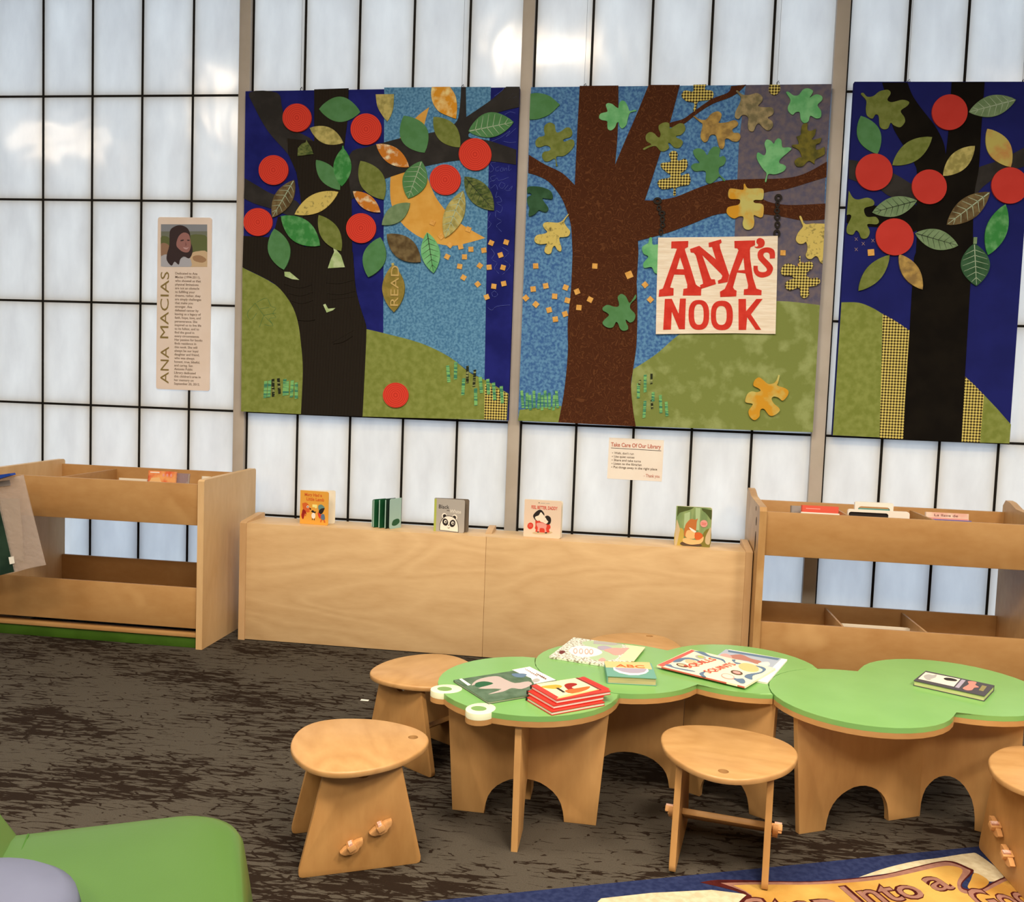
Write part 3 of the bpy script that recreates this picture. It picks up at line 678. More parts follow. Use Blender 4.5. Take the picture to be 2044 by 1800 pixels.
for i, x in enumerate((45, 68, 92, 115, 140, 165, 190, 212, 235, 262)):
    y0 = 880 + (i % 3) * 14
    (px_, py0), (_, py1) = d([(x, y0), (x, 985 + (i * 7) % 20)]); Q.blade(px_, py0, py1, 2.7)
for x, y0, y1 in [(768, 835, 925), (810, 780, 888), (860, 890, 945), (803, 945, 1048), (910, 908, 1018), (948, 950, 1038)]:
    (px_, py0), (_, py1) = d([(x, y0), (x, y1)]); Q.blade(px_, py0, py1, 2.9)
for x, y0, y1 in [(850, 768, 835), (855, 938, 992), (772, 815, 845)]:
    (px_, py0), (_, py1) = d([(x, y0), (x, y1)]); Q.blade(px_, py0, py1, 2.2, grass_d)
for base in ([(888, 790, 27, 22), (897, 835, 15, 20), (916, 868, 22, 17), (919, 905, 16, 24), (920, 942, 17, 18), (910, 985, 14, 24)], [(1646, 771, 24, 24), (1640, 812, 14, 22), (1637, 852, 18, 18), (1639, 892, 20, 20), (1640, 940, 18, 24), (1636, 995, 22, 26)]):
    for x, y, rx_, ry_ in base:
        (cx, cy), = a([(x, y)])
        Q.piece('chain_link', ell(cx, cy, rx_ * .318, ry_ * .318, 0, 20), ironm, .0095, holes=[ell(cx, cy, rx_ * .318 * .42, ry_ * .318 * .42, 0, 12)])
sg = Z(1290, 460, .13699)
sign = Q.piece('sign', sg([(173, 108), (600, 104), (1000, 100), (1500, 92), (1912, 84), (1900, 700), (1878, 1508), (1300, 1498), (700, 1502), (138, 1512), (150, 900)]), cut, .012)
def letter(pts, holes=(), smooth=0):
    Q.piece('letter', sg(cr(pts, 4) if smooth else pts), redlet, .0138, parent=sign, base=.008, holes=[sg(h) for h in holes])
letter([(365, 165), (610, 158), (607, 245), (575, 262), (560, 270), (565, 300), (640, 530), (720, 790), (750, 815), (800, 835), (795, 950), (530, 950), (540, 855), (595, 845), (595, 790), (555, 650), (405, 645), (345, 835), (397, 845), (395, 950), (180, 968), (188, 870), (240, 850), (445, 270), (395, 262), (362, 268)], [[(490, 395), (548, 570), (440, 568)]])
letter([(635, 275), (770, 228), (1010, 425), (955, 245), (910, 248), (905, 185), (1085, 135), (1095, 180), (1065, 205), (1075, 270), (1205, 655), (1180, 755), (1045, 780), (1040, 735), (1090, 710), (1105, 665), (1090, 640), (815, 365), (930, 690), (945, 715), (995, 715), (1012, 785), (795, 855), (780, 800), (825, 780), (820, 740), (720, 370), (690, 330), (645, 325)])
letter([(1280, 158), (1580, 150), (1580, 220), (1515, 250), (1505, 290), (1510, 420), (1550, 690), (1600, 850), (1675, 875), (1672, 945), (1415, 942), (1420, 860), (1475, 852), (1480, 800), (1440, 630), (1320, 615), (1260, 830), (1280, 865), (1312, 880), (1308, 962), (1075, 972), (1070, 895), (1140, 855), (1185, 755), (1210, 655), (1340, 290), (1320, 265), (1283, 262)], [[(1412, 400), (1430, 580), (1335, 585)]])
letter([(1650, 115), (1700, 135), (1722, 185), (1700, 240), (1650, 262), (1600, 262), (1565, 238, 1), (1610, 240), (1625, 215), (1600, 180), (1610, 135)], smooth=1)
letter([(1795, 415, 1), (1868, 410, 1), (1870, 340), (1850, 285), (1790, 255), (1720, 255), (1650, 285), (1618, 340), (1630, 420), (1690, 490), (1750, 560), (1740, 600), (1690, 612), (1640, 600), (1620, 565), (1620, 520, 1), (1558, 518, 1), (1560, 590), (1590, 650), (1650, 685), (1720, 685), (1800, 650), (1838, 580), (1835, 530), (1790, 470), (1720, 400), (1700, 360), (1720, 330), (1760, 325), (1790, 350)], smooth=1)
letter([(270, 1000), (370, 998), (470, 1215), (490, 995), (575, 995), (560, 1440), (475, 1440), (370, 1185), (358, 1445), (245, 1448)])
def sup(cx, cy, rx_, ry_, n=32, p=.78):
    return [(cx + rx_ * math.copysign(abs(math.cos(t)) ** p, math.cos(t)), cy + ry_ * math.copysign(abs(math.sin(t)) ** p, math.sin(t))) for t in (2 * math.pi * i / n for i in range(n))]
letter(sup(764, 1232, 150, 217), [sup(764, 1226, 70, 150)])
letter(sup(1098, 1240, 160, 214), [sup(1090, 1240, 78, 138)])
letter([(1340, 1000), (1448, 1000), (1450, 1180), (1600, 1000), (1690, 1000), (1520, 1225), (1668, 1448), (1590, 1448), (1465, 1265), (1450, 1450), (1342, 1450)])
Q.hang([(1166, 174), (1551, 169)])

# ---------------------------------------------------------------- right quilt: black tree, apples
Q = Quilt('right quilted panel with broad black tree trunk and five plain red apples', [(1706, 163), (2066, 163), (2014, 885), (1662, 869)], navy2)
a = Z(1640, 150, .20559); d = Z(1640, 500, .22222)
Q.piece('hill', d([(178, 465)] + cr([(178, 465), (330, 468), (450, 512), (548, 570)], 4, False) + [(520, 1678), (100, 1658)]), hill_m, .0016)
Q.piece('check_patch', d([(548, 568), (660, 630), (788, 717), (745, 1400), (735, 1694), (520, 1680)]), check, .0018)
Q.piece('check_patch', d([(1285, 1128), (1370, 1205), (1458, 1297), (1440, 1500), (1420, 1724), (1255, 1718)]), check, .0018)
Q.piece('hill', d([(1458, 1296), (1580, 1425), (1700, 1562), (1686, 1732), (1420, 1724)]), hill_m, .0016)
Q.piece('branch', a(cr([(265, 822, 1), (340, 832), (500, 870), (700, 955), (860, 1050), (940, 1100), (920, 1240), (760, 1215), (640, 1165), (560, 1110), (400, 1055), (262, 1005, 1)], 4)), bark_g, .0022)
Q.piece('branch', a(cr([(1500, 910), (1600, 868), (1700, 835), (1850, 765), (1990, 690, 1), (1990, 880, 1), (1830, 930), (1680, 1000), (1560, 1090), (1470, 1180), (1440, 1000)], 4)), bark_g, .0022)
Q.piece('branch', a(cr([(247, 1345, 1), (290, 1270), (400, 1250), (540, 1270), (700, 1290), (900, 1250), (960, 1400), (900, 1520), (700, 1480), (560, 1475), (440, 1470), (300, 1460), (240, 1430, 1)], 4)), bark_b, .0022)
Q.piece('tree_trunk', a([(588, 74)] + cr([(588, 74), (650, 300), (690, 500), (780, 660), (860, 780), (905, 870), (925, 950), (920, 1250), (925, 1500), (915, 1720)], 4, False)) + d([(830, 60), (805, 450), (790, 720), (745, 1400), (733, 1694), (1255, 1719), (1285, 1150), (1305, 800), (1335, 300)]) + a(cr([(1468, 1640), (1470, 1400), (1485, 1130), (1525, 900), (1548, 530), (1582, 68, 1), (1262, 69, 1), (1240, 420), (1225, 600), (1205, 775, 1), (1180, 650), (1100, 495), (960, 315), (880, 195), (832, 72, 1)], 4, False)), bark_b, .0028)
lf = lambda A, B, w, f, **k: Q.leaf(a([A])[0], a([B])[0], w * .20559, f, **k)
Q.oak(None, None, 0, 'O', pts=a(cr([(380, 188), (402, 175), (440, 212), (500, 205), (560, 160), (640, 145), (668, 180), (635, 240), (680, 265), (780, 242), (845, 262), (830, 300), (765, 350), (800, 410), (805, 460), (760, 508), (700, 490), (668, 465), (640, 520), (590, 525), (560, 490), (552, 400), (520, 385), (490, 425), (440, 395), (428, 330), (432, 250)], 4)))
lf((378, 398), (540, 768), 225, 'G')
lf((1070, 604), (684, 876), 195, 'O')
lf((1484, 690), (1176, 980), 185, 'T')
lf((1882, 242), (1425, 362), 205, 'S', veins='l')
lf((1605, 524), (1832, 895), 225, 'W')
Q.oak(None, None, 0, 'O', pts=a(cr([(262, 1125, 1), (300, 1190), (350, 1210), (440, 1192), (500, 1220), (500, 1265), (420, 1290), (410, 1330), (440, 1378), (520, 1378), (552, 1420), (530, 1450), (440, 1450), (465, 1520), (440, 1580), (385, 1585), (360, 1530), (330, 1510), (300, 1550), (246, 1535), (245, 1470), (285, 1380), (270, 1355), (242, 1360, 1)], 4)))
lf((922, 1221), (488, 1336), 190, 'S', veins='d')
lf((1630, 1138), (1210, 1455), 215, 'N', veins='l')
lf((1780, 1256), (1610, 1748), 205, 'B')
lf((903, 1537), (1320, 1657), 195, 'S', veins='d')
Q.leaf(d([(1366, -62)])[0], d([(1386, 320)])[0], 262 * .2222, 'V', veins='l')
Q.piece('leaf_stem', a([(1468, 1640), (1472, 1575), (1505, 1575), (1500, 1640)]), FB['S'], .0095)
lf((655, 1748), (355, 2095), 165, 'O')
lf((748, 1740), (975, 2083), 165, 'C')
for x, y, r in [(1238, 365, 171), (505, 945, 178), (1040, 1088, 170), (1820, 1075, 178), (705, 1573, 184)]:
    Q.apple(*a([(x, y)])[0], r * .20559, apple_p)
Q.confetti(*a([(478, 1722)])[0], 9)
Q.stitch('embroidery', [a(l) for x, y in ((335, 1592), (497, 1606), (403, 1636), (335, 1692)) for l in ([(x - 15, y - 15), (x + 15, y + 15)], [(x + 12, y - 16), (x - 12, y + 16)])], mat('peach_thread', C(190, 150, 130), rough=.9), .8)
Q.hang([(1812, 166), (2041, 165)])

# ================================================================ memorial plaque on the wall
def on_wall(px, py, Y): return onY(px, py, Y)
pl = Z(290, 420, .20566)
cs = [onY(x, y, -.008) for x, y in pl([(128, 62), (655, 72), (616, 1752), (98, 1732)])]
x0, x1 = (cs[0].x + cs[3].x) / 2, (cs[1].x + cs[2].x) / 2; z1, z0 = (cs[0].z + cs[1].z) / 2, (cs[2].z + cs[3].z) / 2
plaque = thing('memorial_plaque', 'tall cream plaque with portrait photo and vertical name on the window wall', 'plaque', ((x0 + x1) / 2, -.0016, z0))
def rrect(x0, x1, y0, y1, r, n=4, which=(1, 1, 1, 1)):
    out = []
    for k, (cx, cy, a0) in enumerate(((x0 + r, y0 + r, 180), (x1 - r, y0 + r, 270), (x1 - r, y1 - r, 0), (x0 + r, y1 - r, 90))):
        if which[k]:
            out += [(cx + r * math.cos(R(a0 + 90 * i / n)), cy + r * math.sin(R(a0 + 90 * i / n))) for i in range(n + 1)]
        else:
            out.append(((x0, y0), (x1, y0), (x1, y1), (x0, y1))[k])
    return out
bm = NB(); slab(bm, rrect(x0, x1, z0, z1, .015), wallframe(0, 0, 0), .0016, .008)
obj('board', bm, mat('plaque_cream', C(238, 210, 184), C(232, 203, 175), scale=4, rough=.5), plaque, smooth=0)
PW, PH = x1 - x0, z1 - z0
ppx = lambda x, y: (x0 + (x - 128 + (y - 62) * .018) / 527 * PW, z1 - (y - 62 - (x - 128) * .019) / 1665 * PH)
ar = Art(wallframe(0, -.008, 0), ppx); ar.clip = (155, 608, 131, 540)
ar.add([(158, 128), (615, 136), (607, 545), (148, 536)], ink('photo_haze', 136, 134, 132))
ar.add([(158, 200), (615, 200), (610, 400), (152, 400)], ink('photo_far_trees', 112, 112, 92))
ar.add(cr([(152, 260), (220, 250), (300, 300), (440, 240), (520, 230), (613, 260), (610, 420), (150, 420)], 3), ink('photo_bush', 96, 100, 56))
ar.add(cr([(150, 330), (190, 310), (240, 340), (240, 420), (148, 430)], 3), ink('photo_rock_shade', 150, 112, 84))
ar.add(cr([(450, 420), (520, 390), (609, 400), (607, 545), (440, 545)], 3), ink('photo_rock', 206, 170, 126))
ar.add(cr([(470, 440), (540, 430), (600, 470), (560, 500), (480, 480)], 3), ink('photo_rock_dark', 164, 122, 84))
ar.add(cr([(148, 450), (220, 420), (300, 470), (420, 440), (455, 500), (440, 540), (300, 543), (148, 536)], 3), ink('photo_shirt', 176, 168, 164))
ar.add(cr([(245, 200), (290, 155), (350, 142), (410, 165), (440, 215), (445, 290), (465, 360), (460, 420), (430, 460), (380, 440), (345, 470), (330, 520), (290, 490), (260, 530), (215, 480), (215, 420), (240, 330)], 3), ink('photo_hair', 52, 36, 36))
ar.add(cr([(330, 250), (380, 212), (430, 230), (446, 290), (450, 340), (430, 395), (385, 400), (340, 375), (308, 330)], 3), ink('photo_face', 156, 104, 92))
ar.add(cr([(350, 285), (378, 278), (380, 290), (352, 296)], 2), ink('photo_brow', 70, 46, 44))
ar.add(cr([(415, 280), (438, 282), (436, 292), (416, 291)], 2), MC['ink_photo_brow'])
ar.add(cr([(375, 352), (410, 358), (430, 350), (412, 372), (388, 368)], 2), ink('photo_mouth', 196, 150, 140))
ar.add(cr([(398, 300), (410, 330), (396, 340)], 2), ink('photo_nose', 134, 84, 76))
ar.done('portrait_photo', plaque)
for word, ya, yb in (('ANA', 1672, 1312), ('MACIAS', 1232, 588)):
    bm = NB()
    pb = ppx(232, ya); pt_ = ppx(232, yb)
    text_into(bm, word, frame((pb[0] - .006, -.0082, pb[1]), (0, 0, 1), (-1, 0, 0)), width=pt_[1] - pb[1], height=.052)
    obj('name_lettering', bm, ink('plaque_gold', 138, 112, 60), plaque, smooth=0)
bm = NB()
lines = ['Dedicated to Ana', 'Macias (1994-2011),', 'who showed us that', 'physical limitations', 'are not an obstacle', 'to fulfilling your', 'dreams, rather, they', 'are simply challenges', 'that make you', 'stronger. Ana', 'defeated cancer by', 'leaving us a legacy of', 'faith, hope, love, and', 'perseverance. She', 'inspired us to live life', 'to its fullest, and to', 'find the good in', 'every circumstance.', 'Her passion for books', 'finds residence in', 'this nook. She will', 'always be our loyal', 'daughter and friend,', 'who was always', 'honest, true, blissful,', 'and caring. San', 'Antonio Public', 'Library dedicated', "this children's area in", 'her memory on', 'September 20, 2012.']
for i, s_ in enumerate(lines):
    p = ppx(296 - (i * .6), 612 + 35.6 * i)
    text_into(bm, s_, wallframe(p[0], -.0082, p[1]), size=.0194, bold=.005)
obj('text_lettering', bm, ink('plaque_text', 112, 84, 62), plaque, smooth=0)

# paper notice taped to the wall
nz_ = Z(1180, 860, .08806)
cs = [onY(x, y, -.0024) for x, y in nz_([(408, 148), (1650, 210), (1605, 1150), (360, 1080)])]
O = (cs[0] + cs[3]) / 2; Rr = (cs[1] + cs[2]) / 2
fx = (cs[1] - cs[0]); fy = (cs[0] - cs[3])
NWd, NHt = (Rr - O).length, (((cs[0] - cs[3]).length + (cs[1] - cs[2]).length) / 2)
notice = thing('paper_notice', 'cream paper notice of library rules taped below the middle quilt', 'notice', tuple(cs[3]))
FN = frame((cs[3].x, -.0019, cs[3].z), (fx.x, 0, fx.z), (0, 0, 1))
bm = NB(); slab(bm, [(0, 0), (NWd, 0), (NWd, NHt), (0, NHt)], FN, 0, .0005)
obj('sheet', bm, mat('notice_paper', C(244, 222, 196), C(240, 216, 188), scale=5, rough=.7), notice, smooth=0)
FT = FN @ Matrix.Translation((0, 0, .0006))
sx_ = NWd / 1242; sy_ = NHt / 935
npx = lambda x, y: (x * sx_, NHt - y * sy_)
ar = Art(FT, npx)
ar.text('Take Care Of Our Library', 50, 195, ink('notice_red', 196, 110, 84), width=1130 * sx_, height=88 * sy_, bold=.02)
ar.add([(55, 228), (1190, 236), (1190, 248), (55, 240)], k_black)
for i, (s_, wd) in enumerate([("Walk, don't run", 440), ('Use quiet voices', 460), ('Share and take turns', 610), ('Listen to the librarian', 630), ('Put things away in the right place', 985)]):
    y_ = 365 + 80 * i
    ar.e(95, y_ - 20, 10, 10, k_brown, n=8)
    ar.text(s_, 135, y_, k_brown, width=wd * sx_, height=50 * sy_)
ar.text('- Thank you', 830, 850, MC['ink_notice_red'], width=355 * sx_, height=70 * sy_)
ar.done('notice_print', notice)
# ================================================================ book bins (two browser units)
def bin_unit(label, X0, X1, YFr, YBk, green=False, divU=(), divL=(), shape=0):
    t = thing('book_bin', label, 'book bin', ((X0 + X1) / 2, YBk, 0), group='birch book browsers along the window wall')
    th = .034
    YM = (YFr + YBk) / 2
    for x, s in ((X0, 0), (X1 - th, 1)):
        bm = NB()
        prof = [(YFr, 0), (YFr, .878), (YFr + .012, .886), (YBk - .012, .895), (YBk, .885), (YBk, 0)]
        if shape: prof = [(YFr, 0), (YFr, .862), (YFr + .015, .882), (YFr + .06, .885), (YBk - .16, .90), (YBk - .08, .925), (YBk - .03, .93), (YBk, .90), (YBk, 0)]
        slab(bm, [(p[0], p[1]) for p in prof], frame((x, 0, 0), (0, 1, 0), (0, 0, 1)), 0, th)
        o = obj('side_panel', bm, mat('birch_end_lit', C(224, 176, 118), C(208, 158, 100), 'wood', scale=2, stretch=(1, 1, .3), detail=5, rough=.45) if not shape else birch, t)  # left bin ends lightened: the side light is put into the wood colour
        if shape:
            bm = NB()
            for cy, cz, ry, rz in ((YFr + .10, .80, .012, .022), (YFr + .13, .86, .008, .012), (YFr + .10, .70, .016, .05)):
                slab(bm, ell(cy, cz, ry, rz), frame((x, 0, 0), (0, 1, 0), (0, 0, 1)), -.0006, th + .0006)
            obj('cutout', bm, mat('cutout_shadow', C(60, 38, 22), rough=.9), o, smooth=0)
    xa, xb = X0 + th, X1 - th
    f = .016
    def board(name, x0, x1, y0, y1, z0, z1, mt, bev=.0025):
        bm = NB(); box(bm, x0, x1, y0, y1, z0, z1, bev=bev); return obj(name, bm, mt, t)
    y0 = YFr + .014
    board('front_panel', xa, xb, y0, y0 + f, .646, .861, birch_h)
    board('back_panel', xa, xb, YBk - .03, YBk - .03 + f, .648, .868, birch_h)
    board('trough_floor', xa, xb, y0 + f, YBk - .03, .650, .664, birch_h)
    board('front_panel', xa, xb, y0, y0 + f, .104, .318, birch_h)
    board('back_panel', xa, xb, YBk - .03, YBk - .03 + f, .104, .322, birch_h)
    board('trough_floor', xa, xb, y0 + f, YBk - .03, .108, .122, birch_h)
    board('rail', xa, xb, y0 - .004, y0 + .05, .058, .079, plyedge if False else birch_h)
    board('plinth', xa, xb, y0 + .006, y0 + .024, 0, .058, mat('plinth_green', C(64, 92, 22), C(54, 80, 16), scale=7, rough=.5) if green else birch_h)
    for x in divU: board('divider', x - .005, x + .005, y0 + f, YBk - .03, .664, .853, birch_h, .001)
    for x in divL: board('divider', x - .005, x + .005, y0 + f, YBk - .03, .122, .308, birch_h, .001)
    return t
bin_unit('birch book bin at left of the low cabinet, with green plinth', -1.121, .115, -.715, -.073, True, divU=(-.74,))
bin_unit('birch book bin at right of the low cabinet, behind the green tables', 2.908, 4.242, -.604, -.11, False, divU=(3.345, 3.745), divL=(3.345, 3.735), shape=1)

# ---------------------------------------------------------------- long low cabinet seen from behind
cab = thing('low_cabinet', 'long low pale wooden cabinet between two book bins under the quilts', 'cabinet', (1.555, -.488, 0))
X0, X1, YA, YZ, HT = .2087, 2.9025, -.488, -.24, .640
def cb(name, x0, x1, y0, y1, z0, z1, mt, bev=.003):
    bm = NB(); box(bm, x0, x1, y0, y1, z0, z1, bev=bev); return obj(name, bm, mt, cab)
for x0, x1 in ((X0, X0 + .036), (X1 - .034, X1)):
    bm = NB()
    slab(bm, [(YA, 0), (YA, HT - .002), (YA + .02, HT + .006), (YZ - .04, HT + .026), (YZ - .006, HT + .026), (YZ, HT + .018), (YZ, 0)], frame((x0, 0, 0), (0, 1, 0), (0, 0, 1)), 0, x1 - x0)
    obj('end_panel', bm, maple_end, cab)
cb('back_board', X0 + .036, 1.5510, YA + .003, YA + .02, .004, HT, maple, .002)
cb('back_board', 1.5520, X1 - .034, YA + .003, YA + .02, .004, HT, maple, .002)
cb('top', X0 + .036, X1 - .034, YA + .0203, YZ, HT - .02, HT, maple, .001)
bm = NB()
slab(bm, [(YA + .09, HT - .001), (YA + .11, HT + .010), (YZ - .04, HT + .026), (YZ - .006, HT + .026), (YZ, HT + .018), (YZ, HT - .001)], frame((1.532, 0, 0), (0, 1, 0), (0, 0, 1)), 0, .034)
obj('divider_rail', bm, maple_end, cab)
cb('divider', 1.532, 1.566, YA + .02, YZ, .06, HT - .02, maple_end)
cb('shelf', X0 + .036, 1.532, YA + .02, YZ, .30, .32, maple)
cb('shelf', 1.566, X1 - .034, YA + .02, YZ, .30, .32, maple)
cb('plinth', X0 + .036, X1 - .034, YZ - .03, YZ - .012, 0, .06, maple)

# ---------------------------------------------------------------- board books standing on the cabinet
def board_book(label, x, y, w, h, yaw, t1, t2, opening, cover, page, w2=1.0, rnd=.01):
    t = thing('board_book', label, 'book', (x, y, HT + .0005), R(yaw), group='board books standing on the low cabinet')
    M = wmat(t)
    F = M @ frame((0, 0, 0), (1, 0, 0), (0, 0, 1))
    bm = NB(); slab(bm, rrect(0, w, 0, h, rnd, 4, (0, 1, 1, 0)), F, -.0022, 0)
    obj('front_cover', bm, cover, t, smooth=0)
    bm = NB(); slab(bm, rrect(.001, w - .001, .0008, h - .001, rnd, 4, (0, 1, 1, 0)), F, -t1, -.0024)
    obj('pages', bm, page, t, smooth=0)
    F2 = M @ Matrix.Translation((0, t1 + .0004, 0)) @ Matrix.Rotation(R(opening), 4, 'Z') @ frame((0, 0, 0), (1, 0, 0), (0, 0, 1))
    bm = NB(); slab(bm, rrect(0, w * w2, 0, h, rnd, 4, (0, 1, 1, 0)), F2, -t2, 0)
    obj('back_half', bm, [page], t, smooth=0)
    return t, F
t, F = board_book('orange board book with animals on its cover, leftmost on the low cabinet', .512, -.405, .168, .182, -7, .006, .006, 24, ink('cover_orange', 232, 158, 58), cream_p, 1.10)
u = lambda x, y: ((x - 255) / 1110 * .168, (1530 - y) / 1220 * .182)
ar = Art(F, u)
ar.text('Mary Had a', 430, 505, k_dor, width=.102, height=.016, bold=.02)
ar.text('Little Lamb', 505, 665, k_dor, width=.104, height=.017, bold=.02)
ar.add(cr([(340, 790), (400, 770), (470, 750), (570, 800), (620, 900), (690, 960), (680, 1010), (620, 1000), (640, 1080), (540, 1110), (470, 1080), (500, 1250), (440, 1240), (400, 1350), (340, 1330), (300, 1200), (380, 1080), (370, 980), (350, 880)], 3), k_dor)
ar.add(cr([(370, 1000), (480, 1060), (520, 1180), (560, 1220), (450, 1150), (400, 1350), (350, 1330), (330, 1180)], 3), k_dred)
ar.e(560, 900, 46, 46, k_white); ar.e(562, 906, 22, 24, k_black); ar.e(662, 968, 36, 24, k_black, .6)
ar.add([(740, 800), (925, 800), (930, 900), (880, 945), (830, 905), (740, 900)], ink('bubble', 250, 222, 130))
ar.add(cr([(700, 1050), (760, 1010), (830, 1060), (885, 1050), (850, 1110), (740, 1090)], 3), k_black)
ar.e(790, 1210, 76, 110, k_white); ar.add([(740, 1310), (770, 1310), (760, 1370), (735, 1370)], k_brown); ar.add([(810, 1310), (845, 1310), (840, 1370), (810, 1370)], k_brown)
ar.add(cr([(985, 820), (1080, 780), (1170, 830), (1220, 900), (1100, 930), (1010, 1000), (970, 900)], 3), ink('hat', 104, 132, 118))
ar.add(cr([(1010, 1000), (1090, 930), (1215, 905), (1190, 990), (1130, 1100), (1060, 1130), (1000, 1090)], 3), k_black)
ar.add(cr([(960, 1080), (1060, 1130), (1110, 1200), (1060, 1290), (990, 1220)], 3), k_red)
ar.add(cr([(1100, 1150), (1200, 1130), (1240, 1290), (1180, 1340), (1090, 1300)], 3), k_blue)
ar.add([(1090, 1310), (1130, 1310), (1100, 1420), (1060, 1420)], k_dor); ar.add([(1190, 1330), (1225, 1330), (1260, 1420), (1210, 1420)], k_dor)
ar.done('cover_picture', t)
# green book fanned open
t = thing('board_book', 'dark green board book standing fanned open, second from left on the low cabinet', 'book', (.912, -.385, HT + .0005), R(-5), group='board books standing on the low cabinet')
M = wmat(t)
gpg = mat('green_page', C(30, 88, 48), C(22, 70, 36), scale=9, rough=.5); gedge = mat('pale_green_edge', C(176, 200, 172), rough=.6)
for k, (xa, xb, ya, yb) in enumerate(((.0, .030, -.004, .040), (.012, .052, -.016, .050), (.047, .088, -.024, .056), (.084, .106, -.030, .058))):
    ln = math.hypot(xb - xa, yb - ya); ang = math.atan2(yb - ya, xb - xa)
    Fp = M @ frame((xa, ya, 0), (xb - xa, yb - ya, 0), (0, 0, 1))
    bm = NB(); slab(bm, rrect(0, ln, 0, .150 + .003 * k, .01, 4, (1, 0, 0, 1)), Fp, -.0018, .0018)
    o = obj('page', bm, gpg if k not in (0, 3) else mat('green_page_dark', C(18, 44, 24), rough=.5), t, smooth=0)
    bm = NB(); box(bm, -.0014, .0014, -.0022, .0022, .004, .146 + .003 * k, M=M @ Matrix.Translation((xa, ya, 0)) @ Matrix.Rotation(ang, 4, 'Z'))
    obj('page_edge', bm, gedge, o, smooth=0)
Fp = M @ frame((.108, -.032, 0), (.034, .085, 0), (0, 0, 1))
bm = NB(); slab(bm, rrect(0, .092, 0, .162, .012, 4, (1, 0, 0, 1)), Fp, -.001, .0015); obj('cover', bm, ink('cover_pale_green', 166, 186, 162), t, smooth=0)
ar = Art(Fp @ Matrix.Translation((0, 0, .0016))); ar.add(cr([(.02, .02), (.05, .015), (.08, .03), (.07, .05), (.03, .045)], 3), k_dgreen, True); ar.done('cover_picture', t)
# grey book with panda
t, F = board_book('grey board book with panda face, third from left on the low cabinet', 1.253, -.40, .168, .176, -5, .009, .012, 9, ink('cover_grey', 178, 162, 142), mat('taupe_boards', C(112, 94, 74), rough=.7), 1.09)
u = lambda x, y: ((x - 1325) / 620 * .168, (785 - y) / 640 * .176)
ar = Art(F, u)
ar.add([(1325, 160), (1372, 150), (1372, 785), (1325, 785)], k_lime)
ar.text('Black', 1420, 335, k_black, width=.057, height=.020); ar.text('and', 1585, 375, k_brown, width=.014); ar.text('White', 1645, 412, k_white, width=.062, height=.019)
for x, y, sx_ in ((1535, 475, 1), (1750, 490, -1)):
    ar.e(x, y, 50, 55, k_white); ar.e(x + 8 * sx_, y + 5, 36, 38, k_black)
ar.add(cr([(1445, 760, 1), (1452, 640), (1490, 540), (1560, 480), (1640, 468), (1730, 490), (1800, 560), (1830, 660), (1835, 780, 1)], 4), k_black)
ar.add(cr([(1456, 752, 1), (1462, 640), (1500, 548), (1565, 490), (1640, 478), (1725, 500), (1790, 565), (1820, 660), (1825, 770, 1)], 4), k_white)
for x, y in ((1560, 595), (1708, 612)):
    ar.e(x, y, 58, 72, k_black, -.3 if x < 1600 else .3); ar.e(x + 5, y - 8, 30, 32, k_white); ar.e(x + 12, y - 4, 15, 17, k_black)
ar.e(1632, 650, 12, 10, k_black, n=10); ar.e(1634, 690, 20, 22, k_brown, n=12); ar.e(1634, 684, 16, 18, k_white, n=12)
ar.done('cover_picture', t)
# peach book
t, F = board_book('peach board book with dark haired figures in red armchair, fourth from left', 1.736, -.405, .196, .196, -4, .012, .004, 3, ink('cover_peach', 232, 196, 160), cream_p, 1.02)
u = lambda x, y: ((x - 235) / 1390 * .196, (1520 - y) / 1320 * .196 - (x - 235) / 1390 * .0 + (x - 235) * .000012)
ar = Art(F, u)
ar.add([(750, 350), (780, 315), (812, 350)], k_black)
ar.text('Maggie Rose' if False else 'Bright Days' if False else '', 840, 360, k_brown, width=.05) if False else None
ar.add([(840, 345), (1010, 352), (1010, 368), (840, 361)], k_grey); ar.add([(1045, 358), (1180, 366), (1180, 382), (1045, 374)], k_grey)
ar.text('FEEL BETTER, DADDY', 500, 535, k_red, width=.138, height=.017, bold=.01)
ar.e(485, 1150, 112, 118, k_red)
ar.add([(430, 1110), (540, 1115), (540, 1125), (430, 1120)], k_pink); ar.add([(420, 1150), (550, 1155), (550, 1165), (420, 1160)], k_pink)
ar.e(950, 1400, 380, 55, k_tan)
ar.add(cr([(670, 960), (740, 960), (980, 1010), (1200, 1120), (1245, 1230), (1190, 1300), (1190, 1400), (720, 1370), (700, 1290), (660, 1230), (680, 1140)], 3), k_red)
ar.add(cr([(740, 1050), (960, 1060), (1100, 1140), (1080, 1260), (1100, 1380), (1040, 1390), (1010, 1260), (850, 1240), (840, 1360), (760, 1350), (770, 1220), (720, 1130)], 3), k_pink)
ar.add(cr([(575, 810), (640, 690), (740, 610), (840, 585), (930, 640), (1000, 780), (880, 960), (700, 970)], 3), k_black)
ar.add(cr([(650, 840), (790, 780), (860, 670), (960, 770), (1020, 850), (900, 960), (730, 970)], 3), k_skin)
ar.add(cr([(1030, 830), (1130, 800), (1230, 870), (1255, 990), (1210, 1100), (1090, 1100), (1000, 960)], 3), k_black)
ar.add(cr([(870, 890), (1020, 850), (1100, 960), (1150, 1010), (1080, 1090), (960, 1040), (850, 1000)], 3), k_skin)
ar.e(800, 965, 14, 10, k_red, n=8); ar.e(1030, 985, 18, 14, k_pink, n=8); ar.e(785, 1370, 34, 18, k_black); ar.e(1085, 1405, 44, 20, k_black)
ar.done('cover_picture', t)
